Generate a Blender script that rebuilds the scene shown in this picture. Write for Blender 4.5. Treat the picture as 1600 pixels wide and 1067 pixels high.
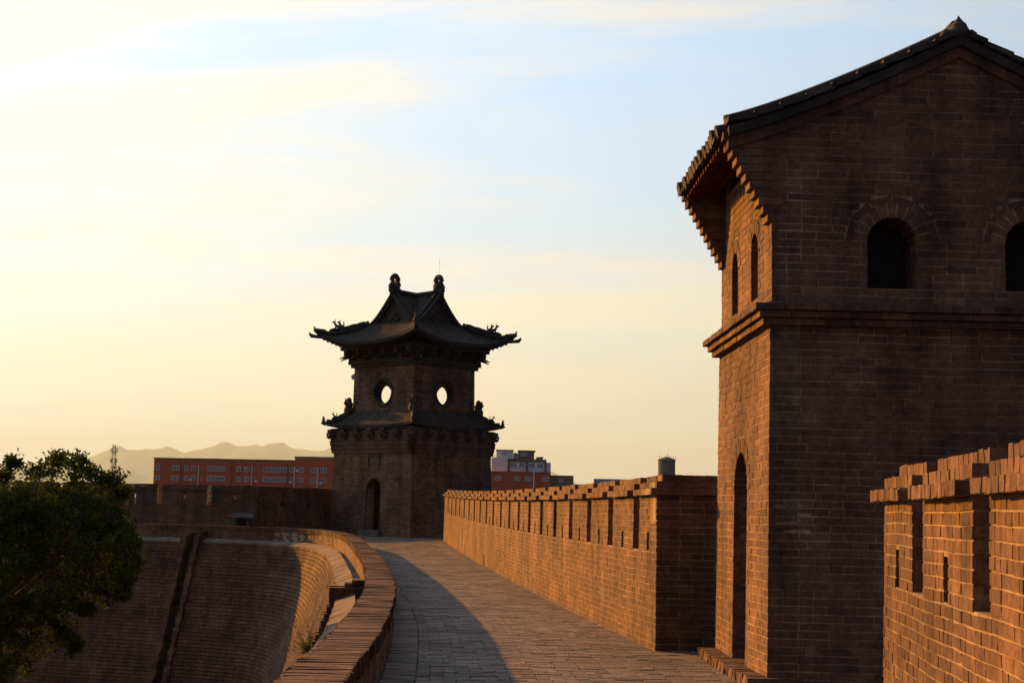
import bpy, bmesh, math, random
import numpy as np
from mathutils import Matrix, Vector

for o in list(bpy.data.objects):
    bpy.data.objects.remove(o)
SC = bpy.context.scene
COL = SC.collection
rng = np.random.default_rng(7)
random.seed(7)
R = math.radians

# ------------------------------------------------------------------ camera
FPX, PITCH, ROLL, EYE = 2400.0, math.atan(267.5 / 2400), 0.0185, 1.65
cF = np.array([0, math.cos(PITCH), math.sin(PITCH)])
cU0 = np.array([0, -math.sin(PITCH), math.cos(PITCH)])
cR = math.cos(ROLL) * np.array([1., 0, 0]) + math.sin(ROLL) * cU0
cU = -math.sin(ROLL) * np.array([1., 0, 0]) + math.cos(ROLL) * cU0
cam = bpy.data.cameras.new('camera')
cam.sensor_width = 36
cam.lens = 36 * FPX / 1600
cam.clip_start, cam.clip_end = 0.1, 60000
camo = bpy.data.objects.new('camera', cam)
COL.objects.link(camo)
camo.matrix_world = Matrix(((cR[0], cU[0], -cF[0], 0), (cR[1], cU[1], -cF[1], 0), (cR[2], cU[2], -cF[2], EYE), (0, 0, 0, 1)))
SC.camera = camo

# ------------------------------------------------------------------ world, sun, exposure
SUN_AZ, SUN_EL = R(46), R(15)            # degrees to the left of straight ahead, height
SD = Vector((-math.sin(SUN_AZ) * math.cos(SUN_EL), math.cos(SUN_AZ) * math.cos(SUN_EL), math.sin(SUN_EL)))
EXPOSURE = 1.28
w = bpy.data.worlds.new('World')
SC.world = w
w.use_nodes = True
nt = w.node_tree
nt.nodes.clear()


class NT:
    def __init__(s, tree):
        s.t = tree

    def n(s, typ, **kw):
        nd = s.t.nodes.new(typ)
        for k, v in kw.items():
            if k.startswith('i_'):
                key = k[2:].replace('_', ' ')
                nd.inputs[key].default_value = v
            else:
                setattr(nd, k, v)
        return nd

    def l(s, a, b):
        s.t.links.new(a, b)

    def m(s, op, a, b=None, c=None, clamp=False):
        nd = s.t.nodes.new('ShaderNodeMath')
        nd.operation = op
        nd.use_clamp = clamp
        for i, v in enumerate((a, b, c)):
            if v is None:
                continue
            if isinstance(v, (int, float)):
                nd.inputs[i].default_value = v
            else:
                s.t.links.new(v, nd.inputs[i])
        return nd.outputs[0]

    def mix(s, f, a, b, blend='MIX'):
        nd = s.t.nodes.new('ShaderNodeMix')
        nd.data_type = 'RGBA'
        nd.blend_type = blend
        for i, v in ((0, f), (6, a), (7, b)):
            if isinstance(v, (int, float)):
                nd.inputs[i].default_value = v
            elif isinstance(v, tuple):
                nd.inputs[i].default_value = (*v, 1)
            else:
                s.t.links.new(v, nd.inputs[i])
        return nd.outputs[2]

    def ramp(s, f, stops, interp='LINEAR'):
        nd = s.t.nodes.new('ShaderNodeValToRGB')
        cr = nd.color_ramp
        cr.interpolation = interp
        while len(cr.elements) < len(stops):
            cr.elements.new(0.5)
        for e, (p, c) in zip(cr.elements, stops):
            e.position = p
            e.color = (*c, 1) if isinstance(c, tuple) else (c, c, c, 1)
        s.t.links.new(f, nd.inputs[0])
        return nd.outputs[0]


W = NT(nt)
geo = W.n('ShaderNodeTexCoord')
dirv = geo.outputs['Generated']
sky = W.n('ShaderNodeTexSky', sky_type='NISHITA')
sky.sun_disc = False
sky.sun_elevation = SUN_EL
sky.sun_rotation = -SUN_AZ
sky.air_density = 0.14
sky.dust_density = 0.12
sky.ozone_density = 0.3
sep = W.n('ShaderNodeSeparateXYZ')
W.l(dirv, sep.inputs[0])
elev = W.m('MAXIMUM', sep.outputs[2], 0.0)
dt = W.n('ShaderNodeVectorMath', operation='DOT_PRODUCT')
W.l(dirv, dt.inputs[0])
dt.inputs[1].default_value = SD
cosang = dt.outputs['Value']
half = W.m('MULTIPLY_ADD', cosang, 0.5, 0.5)
ph = W.m('POWER', W.m('MAXIMUM', half, 0.0), 4.6)                 # forward scattering in thin high cloud and dust
# thin cirrus: noise on a flat layer, streaked
inv = W.m('DIVIDE', 1.0, W.m('ADD', elev, 0.12))
px_ = W.m('MULTIPLY', sep.outputs[0], inv)
py_ = W.m('MULTIPLY', sep.outputs[1], inv)
cmb = W.n('ShaderNodeCombineXYZ')
W.l(W.m('MULTIPLY_ADD', px_, 0.42, W.m('MULTIPLY', py_, 0.06)), cmb.inputs[0])
W.l(W.m('MULTIPLY', py_, 0.95), cmb.inputs[1])
cmb.inputs[2].default_value = 8.8
nz = W.n('ShaderNodeTexNoise', i_Scale=1.35, i_Detail=9.0, i_Roughness=0.56, i_Distortion=0.9)
W.l(cmb.outputs[0], nz.inputs['Vector'])
nz2 = W.n('ShaderNodeTexNoise', i_Scale=3.1, i_Detail=8.0, i_Roughness=0.6, i_Distortion=0.5)
W.l(cmb.outputs[0], nz2.inputs['Vector'])
cl = W.m('ADD', W.m('MULTIPLY', nz.outputs[0], 0.75), W.m('MULTIPLY', nz2.outputs[0], 0.25))
cloud = W.ramp(cl, [(0.41, 0.0), (0.60, 1.0)], 'EASE')
clear = W.ramp(elev, [(0.0, (0.72, 0.50, 0.13)), (0.05, (0.90, 0.72, 0.22)), (0.10, (0.96, 0.88, 0.48)), (0.15, (0.88, 0.95, 0.80)), (0.21, (0.74, 0.94, 1.04)), (0.40, (0.60, 0.93, 1.30))])
thin = W.ramp(elev, [(0.0, (0.80, 0.54, 0.12)), (0.06, (1.04, 0.82, 0.24)), (0.12, (1.12, 0.98, 0.50)), (0.20, (1.12, 1.0, 0.72)), (0.30, (1.10, 1.02, 0.84)), (0.45, (1.03, 1.03, 0.99))])
nearsun = W.m('MULTIPLY', W.m('SUBTRACT', cosang, 0.74), 2.4, clamp=True)
veil_col = W.mix(W.m('ADD', cloud, nearsun, clamp=True), clear, thin)
veil = W.m('MULTIPLY', W.m('DIVIDE', ph, W.m('ADD', ph, 0.30)), 0.58)
tint = W.n('ShaderNodeVectorMath', operation='SCALE')
W.l(veil_col, tint.inputs[0])
W.l(veil, tint.inputs['Scale'])
skys = W.n('ShaderNodeVectorMath', operation='SCALE')
W.l(sky.outputs[0], skys.inputs[0])
skys.inputs['Scale'].default_value = 0.05
add = W.n('ShaderNodeVectorMath', operation='ADD')
W.l(tint.outputs[0], add.inputs[0])
W.l(skys.outputs[0], add.inputs[1])
bg = W.n('ShaderNodeBackground')
bg.inputs[1].default_value = 1.0
W.l(add.outputs[0], bg.inputs[0])
wo = W.n('ShaderNodeOutputWorld')
W.l(bg.outputs[0], wo.inputs[0])

sl = bpy.data.lights.new('sun', 'SUN')
sl.energy = 5.0
sl.angle = R(0.9)
sl.color = (1.0, 0.40, 0.03)
so = bpy.data.objects.new('sun', sl)
COL.objects.link(so)
so.rotation_euler = SD.to_track_quat('Z', 'Y').to_euler()
so.location = (-30, 20, 30)

vs = SC.view_settings
vs.view_transform = 'Standard'
vs.look = 'None'
vs.exposure = EXPOSURE
vs.gamma = 1
vs.use_curve_mapping = False
SC.render.engine = 'CYCLES'
SC.cycles.use_denoising = True
SC.cycles.max_bounces = 6
SC.cycles.transparent_max_bounces = 12
SC.cycles.volume_bounces = 0


# ------------------------------------------------------------------ helpers
def project(P):
    """pixel of a point: only used to find which bricks show largest"""
    d = P - np.array([0, 0, EYE])
    k = d @ cF
    k = np.where(k < 0.1, 0.1, k)
    return 800 + FPX * (d @ cR) / k, 533.5 - FPX * (d @ cU) / k, d @ cF


ORG = {}


def prop(o, label=None, cat=None, group=None, kind=None):
    if label: o['label'] = label
    if cat: o['category'] = cat
    if group: o['group'] = group
    if kind: o['kind'] = kind
    return o


def thing(name, loc, label, cat, group=None, kind=None):
    o = bpy.data.objects.new(name, None)
    o.empty_display_size = 0.2
    o.location = loc
    COL.objects.link(o)
    ORG[o] = np.array(loc, float)
    return prop(o, label, cat, group, kind)


def link(name, me, mat, parent=None, kind=None):
    o = bpy.data.objects.new(name, me)
    if mat and not me.materials:
        me.materials.append(mat)
    COL.objects.link(o)
    if parent:
        o.parent = parent
        ORG[o] = ORG[parent]
    else:
        ORG[o] = np.zeros(3)
    if kind: o['kind'] = kind
    return o


class MB:
    """collects world-space geometry and links it as one mesh object"""

    def __init__(s):
        s.v, s.f, s.b, s.n = [], [], [], 0

    def add(s, verts, faces, bv=0.5):
        verts = np.asarray(verts, float).reshape(-1, 3)
        s.v.append(verts)
        s.f.extend([tuple(i + s.n for i in f) for f in faces])
        bv = np.full(len(verts), bv) if np.isscalar(bv) else np.asarray(bv)
        s.b.append(bv)
        s.n += len(verts)
        return s

    BOX = [(0, 1, 2, 3), (7, 6, 5, 4), (0, 4, 5, 1), (1, 5, 6, 2), (2, 6, 7, 3), (3, 7, 4, 0)]

    def hexa(s, c8, bv=0.5):
        return s.add(c8, s.BOX, bv)

    def box(s, x0, x1, y0, y1, z0, z1, bv=0.5):
        return s.hexa([(x0, y0, z1), (x1, y0, z1), (x1, y1, z1), (x0, y1, z1), (x0, y0, z0), (x1, y0, z0), (x1, y1, z0), (x0, y1, z0)], bv)

    def ubox(s, M, u0, u1, v0, v1, w0, w1, bv=0.5):
        p = np.array([(u0, v0, w1), (u1, v0, w1), (u1, v1, w1), (u0, v1, w1), (u0, v0, w0), (u1, v0, w0), (u1, v1, w0), (u0, v1, w0)], float)
        return s.hexa(M(p), bv)

    def boxes(s, c, bv):
        """c: (n,8,3) corners, bv: (n,)"""
        n = len(c)
        if n == 0: return s
        base = s.n
        s.v.append(c.reshape(-1, 3))
        s.b.append(np.repeat(bv, 8))
        B = np.array(s.BOX)
        s.f.extend(map(tuple, (B[None] + (np.arange(n) * 8)[:, None, None] + base).reshape(-1, 4).tolist()))
        s.n += n * 8
        return s

    def tube(s, pts, rad, seg=8, bv=0.5, cap=True):
        pts = [Vector(p) for p in pts]
        n = len(pts)
        rad = [rad] * n if np.isscalar(rad) else rad
        V, Fc = [], []
        ref = Vector((0, 0, 1))
        for i, p in enumerate(pts):
            t = (pts[min(i + 1, n - 1)] - pts[max(i - 1, 0)]).normalized()
            a = t.cross(ref)
            if a.length < 1e-3: a = t.cross(Vector((1, 0, 0)))
            a.normalize()
            b = a.cross(t)
            for k in range(seg):
                q = 2 * math.pi * k / seg
                V.append(p + (a * math.cos(q) + b * math.sin(q)) * rad[i])
        for i in range(n - 1):
            for k in range(seg):
                k2 = (k + 1) % seg
                Fc.append((i * seg + k, i * seg + k2, (i + 1) * seg + k2, (i + 1) * seg + k))
        if cap:
            Fc.append(tuple(range(seg))[::-1])
            Fc.append(tuple((n - 1) * seg + k for k in range(seg)))
        return s.add([tuple(v) for v in V], Fc, bv)

    def grid(s, P, bv=0.5, flip=False):
        """P: (a,b,3)"""
        a, b = P.shape[:2]
        i = np.arange(a * b).reshape(a, b)
        q = np.stack([i[:-1, :-1], i[1:, :-1], i[1:, 1:], i[:-1, 1:]], -1).reshape(-1, 4)
        if flip: q = q[:, ::-1]
        return s.add(P.reshape(-1, 3), q.tolist(), bv)

    def lathe(s, c, prof, seg=16, bv=0.5):
        V, Fc = [], []
        for (r, z) in prof:
            for k in range(seg):
                q = 2 * math.pi * k / seg
                V.append((c[0] + r * math.cos(q), c[1] + r * math.sin(q), c[2] + z))
        for i in range(len(prof) - 1):
            for k in range(seg):
                k2 = (k + 1) % seg
                Fc.append((i * seg + k, i * seg + k2, (i + 1) * seg + k2, (i + 1) * seg + k))
        Fc.append(tuple(range(seg))[::-1])
        Fc.append(tuple((len(prof) - 1) * seg + k for k in range(seg)))
        return s.add(V, Fc, bv)

    def build(s, name, mat, parent=None, kind=None, smooth=False):
        me = bpy.data.meshes.new(name)
        V = np.concatenate(s.v) - (ORG[parent] if parent else 0)
        me.from_pydata(V.tolist(), [], s.f)
        at = me.attributes.new('bv', 'FLOAT', 'POINT')
        at.data.foreach_set('value', np.concatenate(s.b).astype(np.float32))
        if smooth:
            me.polygons.foreach_set('use_smooth', [True] * len(me.polygons))
        me.update()
        return link(name, me, mat, parent, kind)


def plane(o, u, v, w_):
    o, A = np.array(o, float), np.array([u, v, w_], float)
    return lambda p: o + np.asarray(p) @ A


# ------------------------------------------------------------------ materials
def base_mat(name):
    m = bpy.data.materials.new(name)
    m.use_nodes = True
    t = m.node_tree
    t.nodes.clear()
    N = NT(t)
    bs = N.n('ShaderNodeBsdfPrincipled')
    out = N.n('ShaderNodeOutputMaterial')
    N.l(bs.outputs[0], out.inputs[0])
    bs.inputs['Specular IOR Level'].default_value = 0.25
    return m, N, bs


def masonry(name, stops, rough=0.92, stain=0.35, grain=70, bump=0.35, fine=(0.55, 1.3)):
    m, N, bs = base_mat(name)
    pos = N.n('ShaderNodeNewGeometry').outputs['Position']
    at = N.n('ShaderNodeAttribute', attribute_name='bv')
    c = N.ramp(at.outputs['Fac'], stops)
    n1 = N.n('ShaderNodeTexNoise', i_Scale=14.0, i_Detail=5.0, i_Roughness=0.65)
    N.l(pos, n1.inputs['Vector'])
    mp_ = N.n('ShaderNodeMapping')
    mp_.inputs['Scale'].default_value = (1.0, 1.0, 0.35)
    N.l(pos, mp_.inputs['Vector'])
    n4 = N.n('ShaderNodeTexNoise', i_Scale=55.0, i_Detail=4.0, i_Roughness=0.7)
    N.l(mp_.outputs[0], n4.inputs['Vector'])
    k1 = N.ramp(N.m('MULTIPLY_ADD', n4.outputs[0], 0.45, N.m('MULTIPLY', n1.outputs[0], 0.55)), [(0.36, fine[0]), (0.64, fine[1])])
    c = N.mix(1.0, c, k1, 'MULTIPLY')
    n2 = N.n('ShaderNodeTexNoise', i_Scale=0.9, i_Detail=6.0, i_Roughness=0.6)
    N.l(pos, n2.inputs['Vector'])
    k2 = N.ramp(n2.outputs[0], [(0.35, 1.0 - stain), (0.62, 1.08)])
    c = N.mix(1.0, c, k2, 'MULTIPLY')
    if bump:
        m5 = N.n('ShaderNodeMapping')
        m5.inputs['Scale'].default_value = (1.0, 1.0, 0.16)
        N.l(pos, m5.inputs['Vector'])
        n5 = N.n('ShaderNodeTexNoise', i_Scale=3.2, i_Detail=6.0, i_Roughness=0.62)
        N.l(m5.outputs[0], n5.inputs['Vector'])
        c = N.mix(1.0, c, N.ramp(n5.outputs[0], [(0.42, 1.0), (0.66, 1.0 - stain)]), 'MULTIPLY')
        n6 = N.n('ShaderNodeTexNoise', i_Scale=1.9, i_Detail=7.0, i_Roughness=0.7, i_Distortion=0.6)
        N.l(pos, n6.inputs['Vector'])
        c = N.mix(N.ramp(n6.outputs[0], [(0.62, 0.0), (0.8, stain * .5)]), c, (0.27, 0.19, 0.13))
    N.l(c, bs.inputs['Base Color'])
    bs.inputs['Roughness'].default_value = rough
    n3 = N.n('ShaderNodeTexNoise', i_Scale=float(grain), i_Detail=4.0, i_Roughness=0.7)
    N.l(pos, n3.inputs['Vector'])
    b = N.n('ShaderNodeBump', i_Strength=min(1.0, bump * 2.2), i_Distance=0.012)
    n7 = N.n('ShaderNodeTexNoise', i_Scale=22.0, i_Detail=3.0, i_Roughness=0.6)
    N.l(pos, n7.inputs['Vector'])
    N.l(N.m('MULTIPLY_ADD', n7.outputs[0], 0.8, n3.outputs[0]), b.inputs['Height'])
    N.l(b.outputs[0], bs.inputs['Normal'])
    return m


M = {}
M['brick'] = masonry('brick', stain=0.45, fine=(0.5, 1.32), stops=[(0.0, (0.10, 0.058, 0.047)), (0.3, (0.153, 0.084, 0.06)), (0.65, (0.197, 0.107, 0.07)), (1.0, (0.262, 0.146, 0.087))])
M['mortar'] = masonry('mortar', [(0.0, (0.34, 0.235, 0.145)), (1.0, (0.43, 0.30, 0.19))], bump=0.5)
M['paver'] = masonry('paver', [(0.0, (0.115, 0.092, 0.08)), (0.5, (0.19, 0.147, 0.122)), (1.0, (0.265, 0.205, 0.165))], stain=0.25)
M['lime'] = masonry('lime', [(0.0, (0.155, 0.115, 0.088)), (1.0, (0.21, 0.158, 0.12))], stain=0.25)
M['tank'] = masonry('tank', [(0.0, (0.11, 0.10, 0.095)), (1.0, (0.14, 0.13, 0.12))], bump=0)
M['joint'] = masonry('joint', [(0.0, (0.045, 0.04, 0.038)), (1.0, (0.06, 0.052, 0.048))])
M['tile'] = masonry('tile', [(0.0, (0.034, 0.028, 0.026)), (0.5, (0.058, 0.048, 0.044)), (1.0, (0.12, 0.10, 0.09))], grain=40)
M['carved'] = masonry('carved', [(0.0, (0.065, 0.05, 0.044)), (1.0, (0.11, 0.085, 0.072))], grain=30)
M['rafter'] = masonry('rafter', [(0.0, (0.06, 0.014, 0.01)), (1.0, (0.16, 0.034, 0.02))], stain=0.2)
M['timber'] = masonry('timber', [(0.0, (0.05, 0.035, 0.03)), (1.0, (0.09, 0.06, 0.05))])
M['plaque'] = masonry('plaque', [(0.0, (0.13, 0.115, 0.105)), (1.0, (0.17, 0.15, 0.138))])
M['bark'] = masonry('bark', [(0.0, (0.06, 0.05, 0.04)), (1.0, (0.1, 0.085, 0.07))], grain=25, bump=0.8)
M['earth'] = masonry('earth', [(0.0, (0.06, 0.052, 0.04)), (1.0, (0.085, 0.07, 0.055))], stain=0.3)  # the town's shade is put into this earth tone by darkening it
M['redwall'] = masonry('redwall', [(0.0, (0.34, 0.058, 0.034)), (1.0, (0.40, 0.072, 0.04))], stain=0.1, fine=(0.93, 1.05), bump=0)
M['greywall'] = masonry('greywall', [(0.0, (0.50, 0.50, 0.52)), (1.0, (0.62, 0.62, 0.64))], stain=0.1, fine=(0.95, 1.05), bump=0)
M['darktrim'] = masonry('darktrim', [(0.0, (0.14, 0.08, 0.075)), (1.0, (0.18, 0.11, 0.10))], stain=0.1, bump=0)
M['whitepipe'] = masonry('whitepipe', [(0.0, (0.6, 0.58, 0.55)), (1.0, (0.7, 0.68, 0.65))], stain=0.1, bump=0)
M['metal'] = masonry('metal', [(0.0, (0.22, 0.22, 0.23)), (1.0, (0.3, 0.3, 0.3))], rough=0.6, bump=0)
M['bluemetal'] = masonry('bluemetal', [(0.0, (0.12, 0.24, 0.42)), (1.0, (0.15, 0.3, 0.5))], rough=0.5, bump=0)
M['mountain'] = masonry('mountain', [(0.0, (0.07, 0.075, 0.06)), (1.0, (0.1, 0.1, 0.08))], bump=0)
m_, N_, b_ = base_mat('pane')
b_.inputs['Base Color'].default_value = (0.03, 0.035, 0.04, 1)
b_.inputs['Roughness'].default_value = 0.12
b_.inputs['Specular IOR Level'].default_value = 0.6
M['pane'] = m_


def leaf_mat(name, c0, c1, trans):
    m = bpy.data.materials.new(name)
    m.use_nodes = True
    t = m.node_tree
    t.nodes.clear()
    N = NT(t)
    at = N.n('ShaderNodeAttribute', attribute_name='bv')
    c = N.ramp(at.outputs['Fac'], [(0, c0), (1, c1)])
    d = N.n('ShaderNodeBsdfDiffuse')
    tr = N.n('ShaderNodeBsdfTranslucent')
    N.l(c, d.inputs[0])
    N.l(c, tr.inputs[0])
    mx = N.n('ShaderNodeMixShader', i_Fac=trans)
    N.l(d.outputs[0], mx.inputs[1])
    N.l(tr.outputs[0], mx.inputs[2])
    out = N.n('ShaderNodeOutputMaterial')
    N.l(mx.outputs[0], out.inputs[0])
    return m


M['leaf'] = leaf_mat('leaf', (0.024, 0.04, 0.010), (0.07, 0.095, 0.02), 0.36)
M['weed'] = leaf_mat('weed', (0.06, 0.08, 0.025), (0.13, 0.12, 0.04), 0.35)


# ------------------------------------------------------------------ bricklaying
def jbox(n, j):
    """unit-cube corners with uneven edges"""
    c = np.array([(0, 0, 1), (1, 0, 1), (1, 1, 1), (0, 1, 1), (0, 0, 0), (1, 0, 0), (1, 1, 0), (0, 1, 0)], float)
    return c


UNIT = jbox(1, 0)


def brick_variant(name, mat, bv, seed):
    """one slightly chipped brick, unit size, shared by many objects"""
    r = random.Random(seed)
    bm = bmesh.new()
    bmesh.ops.create_cube(bm, size=1.0)
    for v in bm.verts:
        v.co.x += r.uniform(-.01, .01)
        v.co.y += r.uniform(-.025, .025)
        v.co.z += r.uniform(-.02, .02)
    bmesh.ops.bevel(bm, geom=[e for e in bm.edges], offset=0.022, segments=1, affect='EDGES', profile=0.5)
    for v in bm.verts:
        k = 3.5 if r.random() < .12 else 1.0
        v.co.x += r.uniform(-.006, .006) - (.02 * (k - 1) * math.copysign(.35, v.co.x))
        v.co.y += r.uniform(-.018, .018) - (.04 * (k - 1) * math.copysign(.35, v.co.y))
    me = bpy.data.meshes.new(name)
    bm.to_mesh(me)
    bm.free()
    at = me.attributes.new('bv', 'FLOAT', 'POINT')
    at.data.foreach_set('value', np.full(len(me.vertices), bv, np.float32))
    me.materials.append(mat)
    return me


VARS = {}


def variants(mat):
    if mat.name not in VARS:
        VARS[mat.name] = [brick_variant(mat.name + '_brick', mat, (i + 0.5) / 24, i * 7 + 3) for i in range(24)]
    return VARS[mat.name]


class Lay:
    """bricks in wall coordinates: arrays u0,u1,v0,v1,w0,w1,bv"""

    def __init__(s):
        s.rows = []

    def field(s, ivals, v0, v1, course=0.08, joint=0.010, L=0.30, H=0.145, phead=0.3, depth=0.06, proud=0.0025, front=0.0, seed=1, vj=0.008, bvr=(0.2, 0.8), wob=0.002, skew=None, lastcourse=True):
        r = np.random.default_rng(seed)
        n = max(1, int(round((v1 - v0) / course)))
        ch = (v1 - v0) / n
        for k in range(n):
            a, b = v0 + k * ch, v0 + (k + 1) * ch
            band = r.normal(0, 0.05)
            fr = front(0.5 * (a + b)) if callable(front) else front
            for (u0, u1) in ivals(0.5 * (a + b)):
                u = u0
                first = True
                while u < u1 - 0.02:
                    ln = H if r.random() < phead else L
                    if first:
                        ln *= r.choice([0.5, 1.0])
                        first = False
                    ln *= r.uniform(0.97, 1.03)
                    e = min(u + ln, u1)
                    if u1 - e < 0.05: e = u1
                    bv = np.clip(r.uniform(*bvr) + band + (0.0 if r.random() > .08 else r.uniform(-.5, .3)), 0.01, 0.99)
                    s.rows.append((u + vj / 2 if u > u0 else u, e - vj / 2 if e < u1 else e, a + joint / 2 + r.uniform(-wob, wob), b - joint / 2 + r.uniform(-wob, wob), fr - depth, fr + r.uniform(-proud, proud), bv))
                    u = e
        return s

    def arr(s):
        return np.array(s.rows, float).reshape(-1, 7)


def corners(A, Mp, jit=0.002, seed=5):
    n = len(A)
    lo = A[:, [0, 2, 4]]
    hi = A[:, [1, 3, 5]]
    c = lo[:, None, :] + (hi - lo)[:, None, :] * UNIT[None]
    r = np.random.default_rng(seed)
    j = r.uniform(-jit, jit, c.shape)
    j[:, 4:, 2] = 0
    chip = r.random(n) < 0.12
    j[chip, :4, :2] *= 3.0
    j[..., 2] *= 0.6
    c = c + j
    U, V = c[..., 0].copy(), c[..., 1].copy()
    c[..., 1] += 0.004 * np.sin(1.7 * U + 1.3) + 0.003 * np.sin(4.3 * U + 3 * V)
    c[..., 2] += 0.0012 * np.sin(1.1 * U + 2.3 * V)
    return Mp(c.reshape(-1, 3)).reshape(n, 8, 3)


def emit(parent, sets, mat, nobj, name='brick', stuff='brickwork', mask=None):
    """sets: list of (Lay, map). The bricks that show largest become objects, the rest one part."""
    allA, allC, S = [], [], []
    for i, (ly, Mp) in enumerate(sets):
        A = ly.arr()
        if not len(A): continue
        C = corners(A, Mp, seed=11 + i)
        allC.append(C)
        allA.append(A)
    C = np.concatenate(allC)
    A = np.concatenate(allA)
    ctr = C[:, :4].mean(1)
    eu = C[:, 1] - C[:, 0]
    ev = C[:, 3] - C[:, 0]
    nrm = np.cross(eu, ev)
    nrm *= np.sign((nrm * (C[:, 0] - C[:, 4])).sum(1))[:, None]
    d = np.array([0, 0, EYE]) - ctr
    dist = np.linalg.norm(d, axis=1)
    score = (nrm * d).sum(1) / dist ** 3
    x, y, k = project(ctr)
    ok = (x > 0) & (x < 1600) & (y > 0) & (y < 1067) & (k > 0.5)
    if mask is not None:
        ok &= mask(x, y, ctr)
    score = np.where(ok, score, -1)
    order = np.argsort(-score)
    pick = order[:nobj][score[order[:nobj]] > 0]
    sel = np.zeros(len(A), bool)
    sel[pick] = True
    V = variants(mat)
    o0 = ORG[parent]
    for i in pick:
        c8 = C[i]
        c = c8.mean(0)
        X = Vector(c8[[1, 2, 5, 6]].mean(0) - c8[[0, 3, 4, 7]].mean(0))
        Y = Vector(c8[[2, 3, 6, 7]].mean(0) - c8[[0, 1, 4, 5]].mean(0))
        Z = Vector(c8[:4].mean(0) - c8[4:].mean(0))
        lx, ly_, lz = X.length, Y.length, Z.length
        X.normalize()
        Z = (Z - X * Z.dot(X)).normalized()
        Yn = Z.cross(X)
        me = V[int(A[i, 6] * 23.99)]
        o = bpy.data.objects.new(name, me)
        COL.objects.link(o)
        o.parent = parent
        o.matrix_basis = Matrix.Translation(Vector(c - o0)) @ Matrix((X, Yn, Z)).transposed().to_4x4() @ Matrix.Diagonal((lx, ly_, lz, 1))
    if (~sel).any():
        mb = MB()
        mb.boxes(C[~sel], A[~sel, 6])
        mb.build(stuff, mat, parent, 'stuff')


def corerows(mb, Mp, ivals, v0, v1, course, w0, w1, seg=None):
    n = max(1, int(round((v1 - v0) / course)))
    ch = (v1 - v0) / n
    for k in range(n):
        a, b = v0 + k * ch, v0 + (k + 1) * ch
        for (u0, u1) in ivals(0.5 * (a + b)):
            mb.ubox(Mp, u0, u1, a, b, w0, w1, random.random())


def cut(iv, holes):
    """remove (a,b) holes from a list of intervals"""
    out = list(iv)
    for (a, b) in holes:
        nxt = []
        for (p, q) in out:
            if b <= p or a >= q:
                nxt.append((p, q))
                continue
            if a > p: nxt.append((p, a))
            if b < q: nxt.append((b, q))
        out = nxt
    return out


def arch_hole(vm, c, vb, vsp, r, extra=0.0):
    """opening with a round head: [] or one hole; extra widens the head for the ring of arch bricks"""
    if vm < vb or vm > vsp + r + extra: return []
    if vm <= vsp: return [(c - r, c + r)]
    h = math.sqrt(max(0, (r + extra) ** 2 - (vm - vsp) ** 2))
    return [(c - h, c + h)]


def arch_ring(parent, Mp, c, vsp, r, ring, n, mat, w0=-0.40, w1=0.004, outer=None, name='arch_brick'):
    g = 0.007
    rows = [(r, r + ring, n)]
    if outer: rows.append((r + ring + 0.008, r + ring + outer, max(5, int(n * 0.62))))
    for (r0, r1, m) in rows:
        for k in range(m):
            a0 = math.pi * k / m + g / r0
            a1 = math.pi * (k + 1) / m - g / r0
            P = []
            for ww in (w1 + random.uniform(-.003, .003), w0):
                for (rr, aa) in ((r0, a0), (r1, a0), (r1, a1), (r0, a1)):
                    P.append((c - rr * math.cos(aa), vsp + rr * math.sin(aa), ww))
            P = np.array(P)[[0, 3, 2, 1, 4, 7, 6, 5]]
            MB().hexa(Mp(P), random.uniform(0.15, 0.75)).build(name, mat, parent)
    back = MB()
    rt = r + ring + (outer or 0) - .004
    for k in range(24):
        a0, a1 = math.pi * k / 24, math.pi * (k + 1) / 24
        P = [(c - rr * math.cos(aa), vsp + rr * math.sin(aa), ww) for ww in (w1 - .005, w0 + .01) for (rr, aa) in ((r + .006, a0), (r + .006, a1), (rt, a1), (rt, a0))]
        back.hexa(Mp(np.array(P)), .5)
    back.build('arch_mortar', M['mortar'], parent)


def zf(y):
    return 0.00026 * np.maximum(0, np.asarray(y, float) - 16) ** 2 if np.ndim(y) else 0.00026 * max(0, y - 16) ** 2


# ================================================================== SETTING
g = MB()
ys = 46000
g.add([(-ys, -ys, -9.2), (ys, -ys, -9.2), (ys, ys, -9.2), (-ys, ys, -9.2)], [(0, 1, 2, 3)])
go = g.build('ground', M['earth'])
prop(go, 'bare earth ground stretching out below the city wall', 'ground', kind='structure')

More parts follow.
